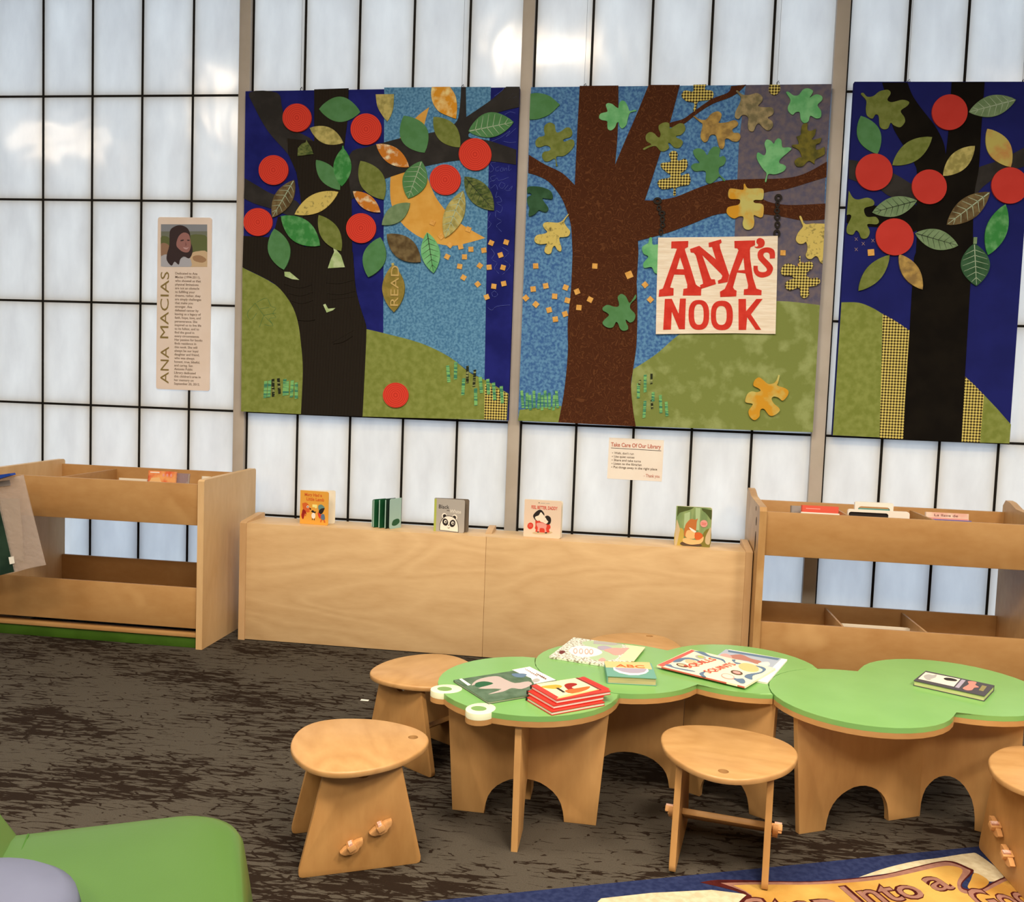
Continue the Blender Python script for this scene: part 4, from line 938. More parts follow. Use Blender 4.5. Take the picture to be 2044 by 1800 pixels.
# forest book
t, F = board_book('green forest board book with orange fox cover, rightmost on the low cabinet', 2.520, -.405, .178, .203, -3, .010, .004, 3, mat('cover_forest', C(150, 160, 96), C(112, 132, 78), scale=16, stretch=(2, 1, .4), rough=.5), cream_p, 1.02)
u = lambda x, y: ((x - 255) / 1290 * .178, (1640 - y) / 1420 * .203)
ar = Art(F, u)
ar.add(cr([(300, 235, 1), (900, 235, 1), (760, 330), (560, 400), (380, 470), (300, 600)], 3), ink('forest_dark', 78, 84, 38))
ar.add(cr([(1180, 250, 1), (1545, 300, 1), (1545, 640), (1440, 540), (1330, 420), (1200, 330)], 3), MC['ink_forest_dark'])
ar.add([(560, 480), (760, 400), (760, 1000), (560, 1000)], k_pale); ar.add([(950, 250), (1130, 250), (1120, 1050), (1000, 1050)], k_pale)
ar.add(cr([(255, 1040), (400, 1000), (560, 1100), (540, 1640), (250, 1640)], 3), k_gold); ar.add(cr([(1300, 1100), (1545, 1000), (1530, 1640), (1150, 1640)], 3), k_olive)
ar.add(cr([(280, 760), (340, 820), (420, 1060), (400, 1200), (330, 1640), (255, 1640)], 3), k_tan); ar.add(cr([(1540, 930), (1440, 1080), (1360, 1300), (1380, 1500), (1530, 1500)], 3), k_tan)
ar.add(cr([(760, 690), (860, 655), (960, 680), (1050, 630), (1020, 760), (1010, 1040), (960, 1350), (620, 1320), (580, 1100), (620, 880), (680, 780)], 3), ink('fox_orange', 196, 110, 50))
ar.add(cr([(660, 1130), (760, 1060), (960, 1130), (960, 1360), (660, 1330)], 3), k_peach)
ar.add(cr([(760, 960), (960, 1060), (1020, 1100), (960, 1140), (820, 1060)], 3), k_white)
ar.add(cr([(970, 1180), (1100, 1120), (1240, 1180), (1260, 1300), (1180, 1390), (1000, 1380)], 3), k_dor)
ar.add(cr([(540, 1400), (700, 1350), (900, 1400), (1150, 1390), (1290, 1260), (1280, 1420), (1150, 1540), (850, 1580), (600, 1540)], 3), k_peach)
ar.add(cr([(520, 1500), (700, 1560), (900, 1580), (1180, 1540), (1200, 1620), (500, 1620)], 3), k_brown)
ar.e(1280, 800, 135, 130, k_pink); ar.add([(1190, 770), (1370, 775), (1370, 790), (1190, 785)], k_red); ar.add([(1200, 820), (1360, 825), (1360, 840), (1200, 835)], k_red)
ar.done('cover_picture', t)

# ---------------------------------------------------------------- books standing in the bins' top troughs
def bin_book(name, label, pts, Y, thick, zb, mt, page=cream_p, lean=8, group='books in the bin troughs', strip=None):
    """upright book whose visible top edge is given in the picture; it stands on the trough floor"""
    A, B = (onY(x, y, Y) for x, y in pts)
    w_ = (B - A).length; top = (A.z + B.z) / 2
    t = thing(name, label, 'book', (A.x, Y, zb), math.atan2(B.y - A.y, B.x - A.x), group=group)
    M = wmat(t) @ Matrix.Rotation(R(-lean), 4, 'X')
    h = (top - zb) / math.cos(R(lean))
    bm = NB(); box(bm, 0, w_, 0, .002, 0, h, M=M); box(bm, 0, w_, thick - .002, thick, 0, h, M=M); box(bm, -.001, .002, 0, thick, 0, h, M=M)
    obj('cover', bm, mt, t, smooth=0)
    bm = NB(); box(bm, .002, w_ - .003, .002, thick - .002, .003, h - .003, M=M); obj('pages', bm, page, t, smooth=0)
    return t, M @ frame((0, 0, 0), (1, 0, 0), (0, 0, 1)), w_, h
zt = .6645
t, F, w_, h_ = bin_book('picture_book', 'orange red picture book standing in the left bin trough', [(291, 939), (346, 943)], -.42, .012, zt, mat('cover_red_orange', C(222, 92, 52), C(240, 160, 90), scale=14, rough=.5))
ar = Art(F); ar.add([(.004, h_ - .07), (w_ * .55, h_ - .075), (w_ * .4, h_ - .035), (.02, h_ - .04)], k_peach, True); ar.add([(.01, h_ - .006), (w_ * .4, h_ - .006), (w_ * .4, h_ - .012), (.01, h_ - .012)], k_white, True)
for k in range(3): ar.add(ell(w_ * (.55 + .14 * k), h_ - .022, .006, .009), k_pink, True)
ar.done('cover_picture', t)
t, F, w_, h_ = bin_book('picture_book', 'mauve grey book with cream edge beside the orange book in the left bin', [(347, 944), (371, 947)], -.40, .02, zt, mat('cover_mauve', C(150, 120, 112), C(190, 166, 150), scale=18, lo=.55, hi=.7, rough=.5))
t, F, w_, h_ = bin_book('picture_book', 'cream paged book lying low behind the front board of the left bin', [(233, 954), (289, 957)], -.40, .03, zt, cream_p)
t, F, w_, h_ = bin_book('picture_book', 'cream book corner showing at the right end of the left bin', [(398, 950), (412, 953)], -.52, .02, zt, cream_p)
t, F, w_, h_ = bin_book('picture_book', 'bright red book standing in the right bin trough', [(1603, 1009), (1677, 1013)], -.36, .016, zt, ink('cover_bright_red', 222, 84, 58), white_p)
ar = Art(F); ar.add([(.02, h_ - .014), (w_ * .5, h_ - .014), (w_ * .5, h_ - .018), (.02, h_ - .018)], k_pink, True); ar.done('cover_picture', t)
t, F, w_, h_ = bin_book('picture_book', 'white book in front of the red book in the right bin', [(1601, 1022), (1678, 1027)], -.42, .006, zt, white_p, white_p)
t, F, w_, h_ = bin_book('picture_book', 'grey spined book at the left end of the right bin trough', [(1582, 1010), (1601, 1011)], -.30, .03, zt, mat('cover_grey_spine', C(158, 142, 124), rough=.6))
# white carry case with a handle, and white tray in front of it
Ap, Bp = onY(1707, 1001, -.34), onY(1784, 1006, -.34); w_ = (Bp - Ap).length; h_ = Ap.z - zt
t = thing('book_carrier', 'tall white carry case with cut out handle in the right bin', 'case', (Ap.x, -.34, zt), math.atan2(Bp.y - Ap.y, Bp.x - Ap.x))
F = wmat(t) @ frame((0, 0, 0), (1, 0, 0), (0, 0, 1))
bm = NB(); slab(bm, [rrect(0, w_, 0, h_, .008), rrect(.016, w_ - .016, h_ - .06, h_ - .022, .016)], F, -.018, 0); obj('case_body', bm, mat('white_plastic', C(246, 226, 196), rough=.35), t)
bm = NB(); slab(bm, rrect(.01, w_ - .01, .004, h_ - .032, .01), F, -.016, -.006); obj('case_liner', bm, k_teal, t)
Ap, Bp = onY(1693, 1016, -.42), onY(1816, 1026, -.42); w_ = (Bp - Ap).length; h_ = Ap.z - zt
t = thing('book_carrier', 'low wide white carry case with dark slot in the right bin', 'case', (Ap.x, -.42, zt), math.atan2(Bp.y - Ap.y, Bp.x - Ap.x))
F = wmat(t) @ frame((0, 0, 0), (1, 0, 0), (0, 0, 1))
bm = NB(); slab(bm, [rrect(0, w_, 0, h_, .012), rrect(.004, w_ * .66, h_ - .05, h_ - .012, .012)], F, -.02, 0); obj('case_body', bm, MC['white_plastic'], t)
bm = NB(); slab(bm, rrect(.001, w_ * .68, .01, h_ - .008, .008), F, -.018, -.008); obj('case_liner', bm, k_black, t)
t, F, w_, h_ = bin_book('picture_book', 'cream and pink titled book in the right end of the right bin', [(1852, 1022), (1938, 1028)], -.36, .014, zt, mat('cover_cream_pink', C(240, 206, 170), C(232, 170, 140), scale=12, rough=.5))
ar = Art(F); ar.text('La llave de', w_ * .2, h_ - .019, k_maroon, width=w_ * .55, height=.012); ar.add([(.002, h_ - .026), (w_ - .002, h_ - .026), (w_ - .002, h_ - .06), (.002, h_ - .06)], k_pink, True); ar.done('cover_picture', t)
t, F, w_, h_ = bin_book('picture_book', 'purple book in front of the cream and pink book', [(1860, 1035), (1943, 1042)], -.43, .008, zt, ink('cover_purple', 118, 98, 138))
t, F, w_, h_ = bin_book('picture_book', 'pale cream book in the lower trough of the right bin', [(1683, 1246), (1820, 1257)], -.32, .03, .1225, cream_p)
# ================================================================ caterpillar tables
ZT, ZU, ZW = .435, .401, .4185
def sc_c(c): return Vector((CAM.x + .9847 * (c[0] - CAM.x), CAM.y + .9847 * (c[1] - CAM.y)))
c1, c2, c3, c4, c5 = (sc_c(c) for c in ((1.965, -2.103), (2.262, -1.826), (2.704, -1.729), (3.066, -1.959), (3.433, -1.755)))
r1, r2, r3, r4, r5 = .300, .298, .288, .286, .302
def inter(a, ra, b, rb):
    d = (b - a).length; x = (d * d + ra * ra - rb * rb) / (2 * d); h = math.sqrt(max(0, ra * ra - x * x))
    u = (b - a) / d; n = Vector((-u.y, u.x))
    return a + u * x + n * h, a + u * x - n * h
def arc(c, r, p, q, ccw=True, n=40):
    a = math.atan2(p.y - c.y, p.x - c.x); b = math.atan2(q.y - c.y, q.x - c.x)
    if ccw:
        while b <= a: b += 2 * math.pi
    else:
        while b >= a: b -= 2 * math.pi
    k = max(6, int(n * abs(b - a) / 6.28))
    return [(c.x + r * math.cos(a + (b - a) * i / k), c.y + r * math.sin(a + (b - a) * i / k)) for i in range(k + 1)]
G = .0025
def clean(pts):
    out = []
    for p in pts:
        if not out or math.hypot(p[0] - out[-1][0], p[1] - out[-1][1]) > .002: out.append(p)
    if math.hypot(out[0][0] - out[-1][0], out[0][1] - out[-1][1]) < .002: out.pop()
    return out
def table(label, outline, panels):
    cx = sum(p[0] for p in outline) / len(outline); cy = sum(p[1] for p in outline) / len(outline)
    t = thing('activity_table', label, 'table', (cx, cy, 0), group='green segments of the caterpillar table')
    bm = NB(); slab(bm, outline, I4, ZW, ZT, bev=.005, seg=3); obj('table_top', bm, green_top, t, smooth=40)
    bm = NB(); slab(bm, outline, I4, ZU, ZW - .0002); obj('top_rim', bm, birch_h, t, smooth=40)
    for (A, B, tp, arch, th) in panels:
        A = Vector(A + (0,)); B = Vector(B + (0,)); ln = (B - A).length
        F = frame(A, B - A, (0, 0, 1))
        pr = [(0, 0), (-tp[0], ZU - .001), (ln + tp[1], ZU - .001), (ln, 0)]
        s0, s1, hh = arch
        pr += [(s1 - (s1 - s0) * (.5 - .5 * math.cos(math.pi * i / 16)), hh * math.sin(math.pi * i / 16) ** .8) for i in range(0, 17)]
        bm = NB(); slab(bm, pr, F, -th / 2, th / 2, bev=.0015); obj('leg_panel', bm, tablewood, t)
    return t
p, q = inter(c1, r1, c2, r2 + G)
head_o = clean(arc(c1, r1, p, q, True) + arc(c2, r2 + G, q, p, False))
if len(head_o) < 20 or min(x for x, y in head_o) > c1.x - .25:
    head_o = clean(arc(c1, r1, q, p, True) + arc(c2, r2 + G, p, q, False))
A_ = (1.734, -2.177); B_ = (2.212, -2.19)
head = table('head segment of green caterpillar table with two cream eyes', head_o, [
    (A_, B_, (.028, .028), (.108, .373, .132), .020), ((1.972, -2.418), (1.972, -1.96), (.012, .012), (.15, .36, .14), .020)])
for ex, ey in ((891.4, 1373.5), (959.8, 1412.5)):
    P = onZ(ex, ey, ZT + .002)
    bm = NB()
    dirv = (Vector((P.x, P.y)) - c1).normalized()
    pts = ell(P.x, P.y, .052, .044, math.atan2(dirv.y, dirv.x), 28)
    slab(bm, pts, I4, ZW - .003, ZT + .0003, bev=.002); eye = obj('eye', bm, cream_eye, head)
    bm = NB(); slab(bm, ell(P.x - .006, P.y - .002, .024, .021, 0, 20), I4, ZT - .001, ZT + .00038); obj('pupil', bm, eye_green, eye, smooth=0)
    bm = NB(); slab(bm, pts, I4, ZU - .002, ZW - .0032); obj('eye_rim', bm, birch_h, eye)
a1, a2 = inter(c2, r2, c3, r3); b1, b2 = inter(c3, r3, c4, r4 + G)
# order: c2 from lower joint round the left to the upper joint, c3 over the top to the c4 bite, bite, back to the lower joint
lo_, up_ = (a1, a2) if a1.y < a2.y else (a2, a1); bl, bu = (b1, b2) if b1.y < b2.y else (b2, b1)
mid_o = clean(arc(c2, r2, lo_, up_, False) + arc(c3, r3, up_, bu, False) + arc(c4, r4 + G, bu, bl, True) + arc(c3, r3, bl, lo_, False))
table('middle segment of green caterpillar table holding the picture books', mid_o, [
    ((2.06, -1.80), (2.50, -1.86), (.0, .0), (.13, .405, .112), .020), ((2.505, -1.862), (2.778, -2.035), (.0, .012), (.075, .262, .115), .020)])
a1, a2 = inter(c4, r4, c5, r5); lo_, up_ = (a1, a2) if a1.y < a2.y else (a2, a1)
tail_o = clean(arc(c4, r4, lo_, up_, False) + arc(c5, r5, up_, lo_, False))
table('tail segment of green caterpillar table with one thick black book on it', tail_o, [
    ((2.862, -2.114), (3.297, -1.897), (.035, .0), (.102, .358, .136), .020), ((3.303, -1.897), (3.57, -2.012), (.0, .0), (.004, .172, .165), .020)])

# ================================================================ stools
def make_stool():
    t = thing('stool', 'x', 'stool', (0, 0, 0), group='birch stools around the green tables')
    n = 72
    r = lambda th: .2045 + .0125 * math.cos(3 * th) + .002 * math.cos(6 * th)
    out = [(r(2 * math.pi * i / n) * math.cos(2 * math.pi * i / n), r(2 * math.pi * i / n) * math.sin(2 * math.pi * i / n)) for i in range(n)]
    sc = lambda d: [(x * (1 - d / math.hypot(x, y)), y * (1 - d / math.hypot(x, y))) for x, y in out]
    prof = [(.004, .307), (.001, .3085), (0, .311), (0, .3205), (.0012, .3235), (.0035, .3255), (.007, .3265)]
    bm = NB(); rings = [[bm.verts.new((x, y, z)) for x, y in sc(d_)] for d_, z in prof]
    hole = [[bm.verts.new((x, y, z)) for x, y in ell(.172, 0, .0155, .0155, 0, 16)] for z in (.307, .3265)]
    for p_, q_ in list(zip(rings, rings[1:])) + [tuple(hole)]:
        for i in range(len(p_)): bm.faces.new((p_[i - 1], p_[i], q_[i], q_[i - 1]))
    for rg_, hl in ((rings[0], hole[0]), (rings[-1], hole[1])):
        es = [bm.edges.get((lp[i - 1], lp[i])) for lp in (rg_, hl) for i in range(len(lp))]
        bmesh.ops.triangle_fill(bm, edges=es, use_beauty=True)
    obj('seat', bm, seatwood, t, smooth=35)
    for sgn in (-1, 1):
        pr = cr([(-.172, .012), (-.166, .0, 1), (.166, .0, 1), (.172, .012), (.112, .3065, 1)], 1)
        pr = [(-.176, .010), (-.173, .003), (-.164, 0), (.164, 0), (.173, .003), (.176, .010), (.175, .022), (.110, .3068)]
        pr += [(.034 * math.cos(math.pi * i / 10), .3068 - .034 * math.sin(math.pi * i / 10)) for i in range(11)]
        pr += [(-.110, .3068), (-.175, .022)]
        F = frame((0, sgn * .131, 0), (1, 0, 0), (0, 0, 1))
        bm = NB(); slab(bm, pr, F, -.0095, .0095, bev=.002)
        lg = obj('leg_panel', bm, legwood, t)
    # footrest board: tilted, its two tenons come through both leg panels and are held by half-moon wedges
    T = Matrix.Translation((.008, 0, .108)) @ Matrix.Rotation(R(30), 4, 'Y').inverted()
    bm = NB(); box(bm, -.062, .062, -.1213, .1213, -.009, .009, M=T, bev=.002); ft = obj('footrest', bm, legwood, t)
    for sgn in (-1, 1):
        for x in (-.045, .05):
            bm = NB(); box(bm, x - .011, x + .011, .1408 if sgn > 0 else -.172, .172 if sgn > 0 else -.1408, -.009, .009, M=T, bev=.002)
            tn = obj('tenon', bm, keywood, ft)
            ctr = T @ Vector((x, sgn * .152, 0))
            Fk = frame(ctr, (.88, 0, .47), (-.47, 0, .88))
            mo = [(.034 * math.cos(math.pi * i / 10), -.034 * .62 * math.sin(math.pi * i / 10) - .002) for i in range(11)] + [(-.022, .010), (0, .006), (.022, .010)]
            mo = [(.036 * math.cos(math.pi + math.pi * i / 12), .022 * math.sin(math.pi + math.pi * i / 12)) for i in range(13)] + [(.02, .005), (-.02, .005)]
            bm = NB(); slab(bm, mo, Fk, -.008, .008, bev=.003); obj('wedge_key', bm, keywood, ft)
            bm = NB(); box(bm, -.006, .005, -.0105, .0105, -.001, .008, M=Matrix.Translation(ctr + Vector((-.002, sgn * .008, .006))) @ Matrix.Rotation(R(-20), 4, 'Y'))
            obj('tape_scrap', bm, mat('tape_pink', C(236, 190, 160), C(214, 150, 120), scale=90, rough=.7), ft, smooth=0)
    return t
st = make_stool()
SPOTS = [((1.490, -2.485), 25.3, 'birch stool alone on the carpet, left of the tables and nearest the green chair', 0),
         ((2.602, -2.305), -99.7, 'birch stool in front of the middle table, one leg on the rug', .0062),
         ((1.540, -1.754), -32.6, 'birch stool behind the table head, partly under its eye', 0),
         ((3.572, -2.277), 93.5, 'birch stool at the right edge, in front of the tail table', .0062),
         ((2.335, -1.20), 70.0, 'birch stool behind the tables, only its seat showing past a speckled book', 0)]
for i, ((x, y), a_, lb, z) in enumerate(SPOTS):
    o = st if i == 0 else copy_tree(st)
    o.location = (x, y, z); o.rotation_euler = (0, 0, R(a_)); o['label'] = lb

# ================================================================ books on the tables
def flat_book(name, label, P0, P1, P3, z0, thick, cover, page, spine='P0P3', group='books lying on the green tables', pitch=0):
    """lying book; P0 P1 P3 are picture corners of its top face"""
    A, B, D = (onZ(x, y, z0 + thick) for x, y in (P0, P1, P3))
    F0 = frame((A.x, A.y, z0), B - A, D - A)
    if F0[2][2] < 0: F0 = frame((D.x, D.y, z0), A - D, B - A); A, B, D = D, A, D + (B - A)
    w_ = (B - A).length; yv = Vector((F0[0][1], F0[1][1], 0)); h_ = abs((D - A).dot(yv))
    c = Vector((A.x, A.y, z0)); ang = math.atan2(F0[1][0], F0[0][0])
    t = thing(name, label, 'book', tuple(c), ang, group=group)
    M = wmat(t)
    ct = min(.0022, thick * .22)
    bm = NB()
    slab(bm, rrect(0, w_, 0, h_, .002, 2), M, thick - ct, thick)
    slab(bm, rrect(0, w_, 0, h_, .002, 2), M, 0.0003, ct)
    if spine == 'L': box(bm, -.0012, .002, .001, h_ - .001, .0004, thick - .0004, M=M)
    if spine == 'B': box(bm, .001, w_ - .001, -.0012, .002, .0004, thick - .0004, M=M)
    if spine == 'R': box(bm, w_ - .002, w_ + .0012, .001, h_ - .001, .0004, thick - .0004, M=M)
    if spine == 'T': box(bm, .001, w_ - .001, h_ - .002, h_ + .0012, .0004, thick - .0004, M=M)
    obj('cover', bm, cover, t, smooth=0)
    m_ = .0025
    bm = NB(); box(bm, m_, w_ - m_, m_, h_ - m_, ct, thick - ct, M=M); obj('pages', bm, page, t, smooth=0)
    return t, M @ Matrix.Translation((0, 0, thick)), w_, h_
def pxmap(F, Z_):
    Fi = F.inverted()
    def f(x, y):
        v = Fi @ onZ(x, y, Z_); return (v.x, v.y)
    return f
k = Z(895, 1320, .16634)
z0 = ZT + .0004
gcov = mat('cover_meadow_green', C(92, 108, 78), C(70, 88, 58), scale=26, rough=.45)
c_ = k([(60, 222), (482, 488), (975, 60)])
t, F, w_, h_ = flat_book('picture_book', 'large green picture book with pale horse, on the table head', c_[0], c_[1], c_[2], z0, .007, gcov, cream_p, 'L')
pm = pxmap(F, z0 + .007); ar = Art(F, lambda x, y: pm(*k([(x, y)])[0]))
ar.add([(765, 100), (975, 62), (1290, 222), (1030, 268), (990, 200), (850, 140)], k_white)
ar.add([(130, 212), (160, 205), (270, 280), (235, 290)], k_white)
ar.add(cr([(480, 185), (600, 180), (680, 215), (800, 260), (960, 240), (1000, 280), (880, 330), (760, 320), (660, 360), (480, 392), (640, 330), (360, 325), (530, 270), (430, 240), (280, 290), (340, 225)], 3), ink('horse_beige', 184, 158, 138))
ar.add(cr([(330, 260), (430, 240), (540, 265), (420, 300), (330, 300)], 3), k_dgreen)
ar.add(cr([(760, 150), (860, 145), (940, 155), (900, 190), (800, 185)], 3), k_blue)
ar.add(cr([(1000, 230), (1060, 205), (1100, 230), (1040, 255)], 3), k_grey)
for x_, y_, n_ in ((925, 92, 6), (985, 128, 8), (1060, 150, 9), (1105, 178, 7)):
    for q_ in range(n_): ar.e(x_ + q_ * 11, y_ + q_ * 6 + (q_ % 2) * 5, 4, 5, k_maroon, n=6)
ar.done('cover_picture', t)
# stack of three red books
redm = mat('cover_red_glossy', C(200, 48, 32), C(190, 40, 28), scale=6, rough=.35, spec=.5)
s0 = Z(895, 1320, .16634)
zz = z0
stack = [([(935, 425), (1240, 605), (1555, 318)], 'bottom'), ([(945, 350), (1262, 530), (1565, 262)], 'middle'), ([(988, 285), (1300, 465), (1612, 180)], 'top')]
names = {'bottom': 'red book at the bottom of the stack of three on the table head', 'middle': 'red book in the middle of the stack of three on the table head', 'top': 'red and cream picture book on top of the stack of three'}
for pts, nm in stack:
    c_ = s0(pts)
    t, F, w_, h_ = flat_book('picture_book', names[nm], c_[0], c_[1], c_[2], zz, .0115, redm, white_p, 'L', group='stack of red books on the table head')
    bm = NB(); Mz = F @ Matrix.Translation((0, 0, -.0115))
    for y_ in (0, h_ - .006): box(bm, -.0022, .004, y_ - .001, y_ + .007, .0002, .0118, M=Mz)
    obj('spine_cap', bm, k_black, t, smooth=0)
    if nm == 'top':
        pm = pxmap(F, zz + .0115); ar = Art(F, lambda x, y: pm(*s0([(x, y)])[0]))
        ar.add([(1055, 270), (1520, 200), (1800, 330), (1345, 440)], ink('cover_warm_cream', 244, 204, 150))
        ar.add([(1590, 188), (1630, 182), (1940, 330), (1900, 345)], redm); ar.add([(1530, 198), (1548, 195), (1840, 340), (1815, 345)], k_maroon)
        ar.add(cr([(1390, 290), (1440, 262), (1520, 262), (1545, 280), (1480, 310), (1520, 335), (1450, 345)], 3), k_dred)
        ar.add(cr([(1120, 300), (1290, 280), (1365, 300), (1300, 330), (1160, 320)], 3), k_orange)
        ar.add(cr([(1400, 350), (1560, 320), (1700, 300), (1650, 345), (1480, 385)], 3), k_dor)
        ar.add([(1285, 320), (1320, 318), (1405, 370), (1375, 374)], k_black)
        ar.add(cr([(1330, 430), (1450, 395), (1700, 350), (1800, 340), (1345, 442)], 3), k_peach)
        ar.done('cover_picture', t)
    zz += .0118
# speckled picture book and thick alphabet book
k2 = Z(1090, 1265, .11252)
c_ = k2([(55, 395), (490, 60), (1765, 240)])
dz = .008
sp_m = mat('cover_speckled', C(226, 212, 180), C(150, 130, 104), scale=120, lo=.5, hi=.56, rough=.45)
P1 = (c_[0][0] + c_[2][0] - c_[1][0] + 8, c_[0][1] + c_[2][1] - c_[1][1] + 3)
t, F, w_, h_ = flat_book('picture_book', 'speckled pastel picture book at the back of the middle table, teal spine', c_[0], P1, c_[1], z0, dz, sp_m, mat('teal_boards', C(120, 168, 158), rough=.6), 'B')
pm = pxmap(F, z0 + dz); ar = Art(F, lambda x, y: pm(*k2([(x, y)])[0]))
ar.add(cr([(640, 150), (860, 120), (1350, 190), (1250, 330), (1280, 420), (1040, 480), (780, 440), (820, 300), (700, 210)], 3), ink('cover_moss', 176, 184, 134))
ar.add(cr([(400, 290), (520, 220), (700, 215), (900, 260), (1000, 330), (880, 390), (640, 410), (480, 370)], 3), ink('cover_oval', 242, 226, 196))
for x in (520, 620, 720, 800): ar.e(x, 305 + (x - 520) * .05, 38, 50, k_pink)
for x in (520, 620, 720, 800): ar.e(x, 305 + (x - 520) * .05, 22, 32, MC['ink_cover_oval'])
ar.add(cr([(920, 230), (1050, 215), (1180, 260), (1080, 290), (940, 280)], 3), k_lilac)
ar.add([(850, 125), (1200, 165), (1350, 185), (1180, 205), (840, 180)], k_grey)
ar.add(cr([(1030, 290), (1200, 255), (1330, 260), (1480, 260), (1400, 340), (1230, 380), (1120, 330)], 3), k_pink)
ar.add([(1390, 195), (1760, 242), (1560, 490), (1290, 465), (1330, 400), (1480, 260)], ink('cover_straw', 234, 206, 148))
ar.add(cr([(930, 470), (1000, 430), (1060, 470), (1000, 490)], 3), k_pink); ar.add(cr([(230, 330), (280, 300), (340, 320), (270, 360)], 3), k_maroon)
ar.done('cover_picture', t)
c_ = k2([(1090, 745), (1965, 790), (1030, 480)])
t, F, w_, h_ = flat_book('board_book', 'thick alphabet board book with orange and teal cover on the middle table', c_[0], c_[1], c_[2], z0, .026, ink('cover_teal', 108, 150, 122), mat('tan_boards', C(196, 168, 112), C(172, 150, 104), scale=40, stretch=(.2, .2, 4), rough=.7), 'L')
pm = pxmap(F, z0 + .026); ar = Art(F, lambda x, y: pm(*k2([(x, y)])[0]))
ar.add([(1032, 484), (1832, 506), (1880, 626), (1060, 592)], k_peach)
ar.add([(1190, 592), (1200, 640), (1300, 690), (1480, 730), (1640, 730), (1770, 700), (1820, 660), (1805, 620)], k_white)
ar.add([(1215, 596), (1240, 630), (1350, 672), (1500, 700), (1640, 700), (1740, 680), (1785, 640), (1780, 620)], k_lilac)
p = pm(*k2([(1240, 585)])[0]); p2 = pm(*k2([(1750, 600)])[0])
text_into(ar.bm, 'ABC', F @ Matrix.Translation((p[0], p[1], ar.l)), mi=ar.ink(k_dor), width=(p2[0] - p[0]), height=.030, bold=.01)
ar.done('cover_picture', t)
# two paperbacks overlapping
k3 = Z(1300, 1280, .13699)
c_ = k3([(1985, 262), (1060, 95), (1690, 600)])
t, F, w_, h_ = flat_book('picture_book', 'pale blue picture book under the cream one on the middle table', c_[2], c_[0], (c_[2][0] + c_[1][0] - c_[0][0], c_[2][1] + c_[1][1] - c_[0][1]), z0, .006, white_p, cream_p, 'T')
pm = pxmap(F, z0 + .006); ar = Art(F, lambda x, y: pm(*k3([(x, y)])[0]))
ar.add([(1085, 115), (1900, 250), (1640, 500), (1200, 420), (900, 250)], ink('cover_sky', 170, 168, 164))
ar.add([(1120, 128), (1880, 248), (1840, 275), (1120, 155)], k_blue)
ar.add(cr([(1090, 215), (1300, 190), (1450, 250), (1600, 290), (1560, 340), (1420, 290), (1100, 240)], 3), ink('cover_brick', 176, 112, 90))
ar.add(cr([(1000, 200), (1100, 180), (1180, 240), (1060, 260)], 3), k_pink); ar.add(cr([(1560, 320), (1700, 300), (1720, 350), (1600, 370)], 3), k_skin)
ar.done('cover_picture', t)
c_ = k3([(80, 345), (1370, 655), (590, 118)])
z5 = z0 + .0064
t, F, w_, h_ = flat_book('picture_book', 'cream picture book with blue scrolls and red spine on the middle table', c_[0], c_[1], c_[2], z5, .007, ink('cover_cream_scroll', 244, 216, 168), white_p, 'B')
pm = pxmap(F, z5 + .007); ar = Art(F, lambda x, y: pm(*k3([(x, y)])[0]))
ar.add([(85, 345), (590, 120), (640, 138), (170, 368)], ink('cover_coral', 206, 92, 74))
for s_ in ([(310, 300), (400, 250), (540, 235), (680, 265), (720, 310), (640, 275), (500, 262), (420, 300)], [(195, 345), (280, 335), (340, 375), (600, 425), (630, 445), (450, 415), (320, 385)], [(620, 140), (760, 155), (860, 210), (1050, 260), (1080, 325), (1020, 275), (800, 215), (680, 165)], [(1170, 270), (1230, 268), (1220, 300), (1310, 320), (1240, 330)], [(1500, 350), (1620, 372), (1672, 410), (1610, 460), (1480, 500), (1470, 560), (1360, 520), (1400, 480), (1580, 450), (1620, 405)], [(700, 465), (790, 438), (760, 480), (800, 520), (740, 510)], [(1250, 545), (1340, 545), (1370, 600), (1300, 612), (1160, 520)]):
    ar.add(cr(s_, 3), k_blue)
for x, y, rx_, ry_, kk in ((450, 350, 88, 24, k_brown), (450, 350, 66, 15, k_tan), (1245, 458, 90, 30, k_brown), (1245, 458, 60, 18, k_pink), (720, 232, 80, 26, k_grey), (720, 232, 50, 14, k_lime), (580, 300, 90, 30, k_tan), (1115, 515, 100, 38, k_pink), (1115, 515, 84, 28, MC['ink_cover_cream_scroll']), (1420, 385, 150, 55, k_peach)):
    ar.e(x, y, rx_, ry_, kk, .2)
p = pm(*k3([(560, 395)])[0]); p2 = pm(*k3([(960, 275)])[0])
ang = math.atan2(p2[1] - p[1], p2[0] - p[0])
text_into(ar.bm, 'SQUILLS', F @ Matrix.Translation((p[0], p[1], ar.l)) @ Matrix.Rotation(ang, 4, 'Z'), mi=ar.ink(k_red), width=math.hypot(p2[0] - p[0], p2[1] - p[1]), height=.03)
p = pm(*k3([(850, 470)])[0]); p2 = pm(*k3([(1240, 345)])[0])
text_into(ar.bm, 'SQUINTS', F @ Matrix.Translation((p[0], p[1], ar.l)) @ Matrix.Rotation(ang, 4, 'Z'), mi=ar.ink(k_red), width=math.hypot(p2[0] - p[0], p2[1] - p[1]), height=.03)
ar.done('cover_picture', t)
bm = NB()
M = F @ Matrix.Translation((0, 0, -.007))
box(bm, .02, w_ * .80, -.0026, -.001, .001, .006, M=M); box(bm, w_ * .92, w_ - .002, -.0026, -.001, .001, .006, M=M)
obj('spine_band', bm, MC['ink_cover_coral'], t, smooth=0)
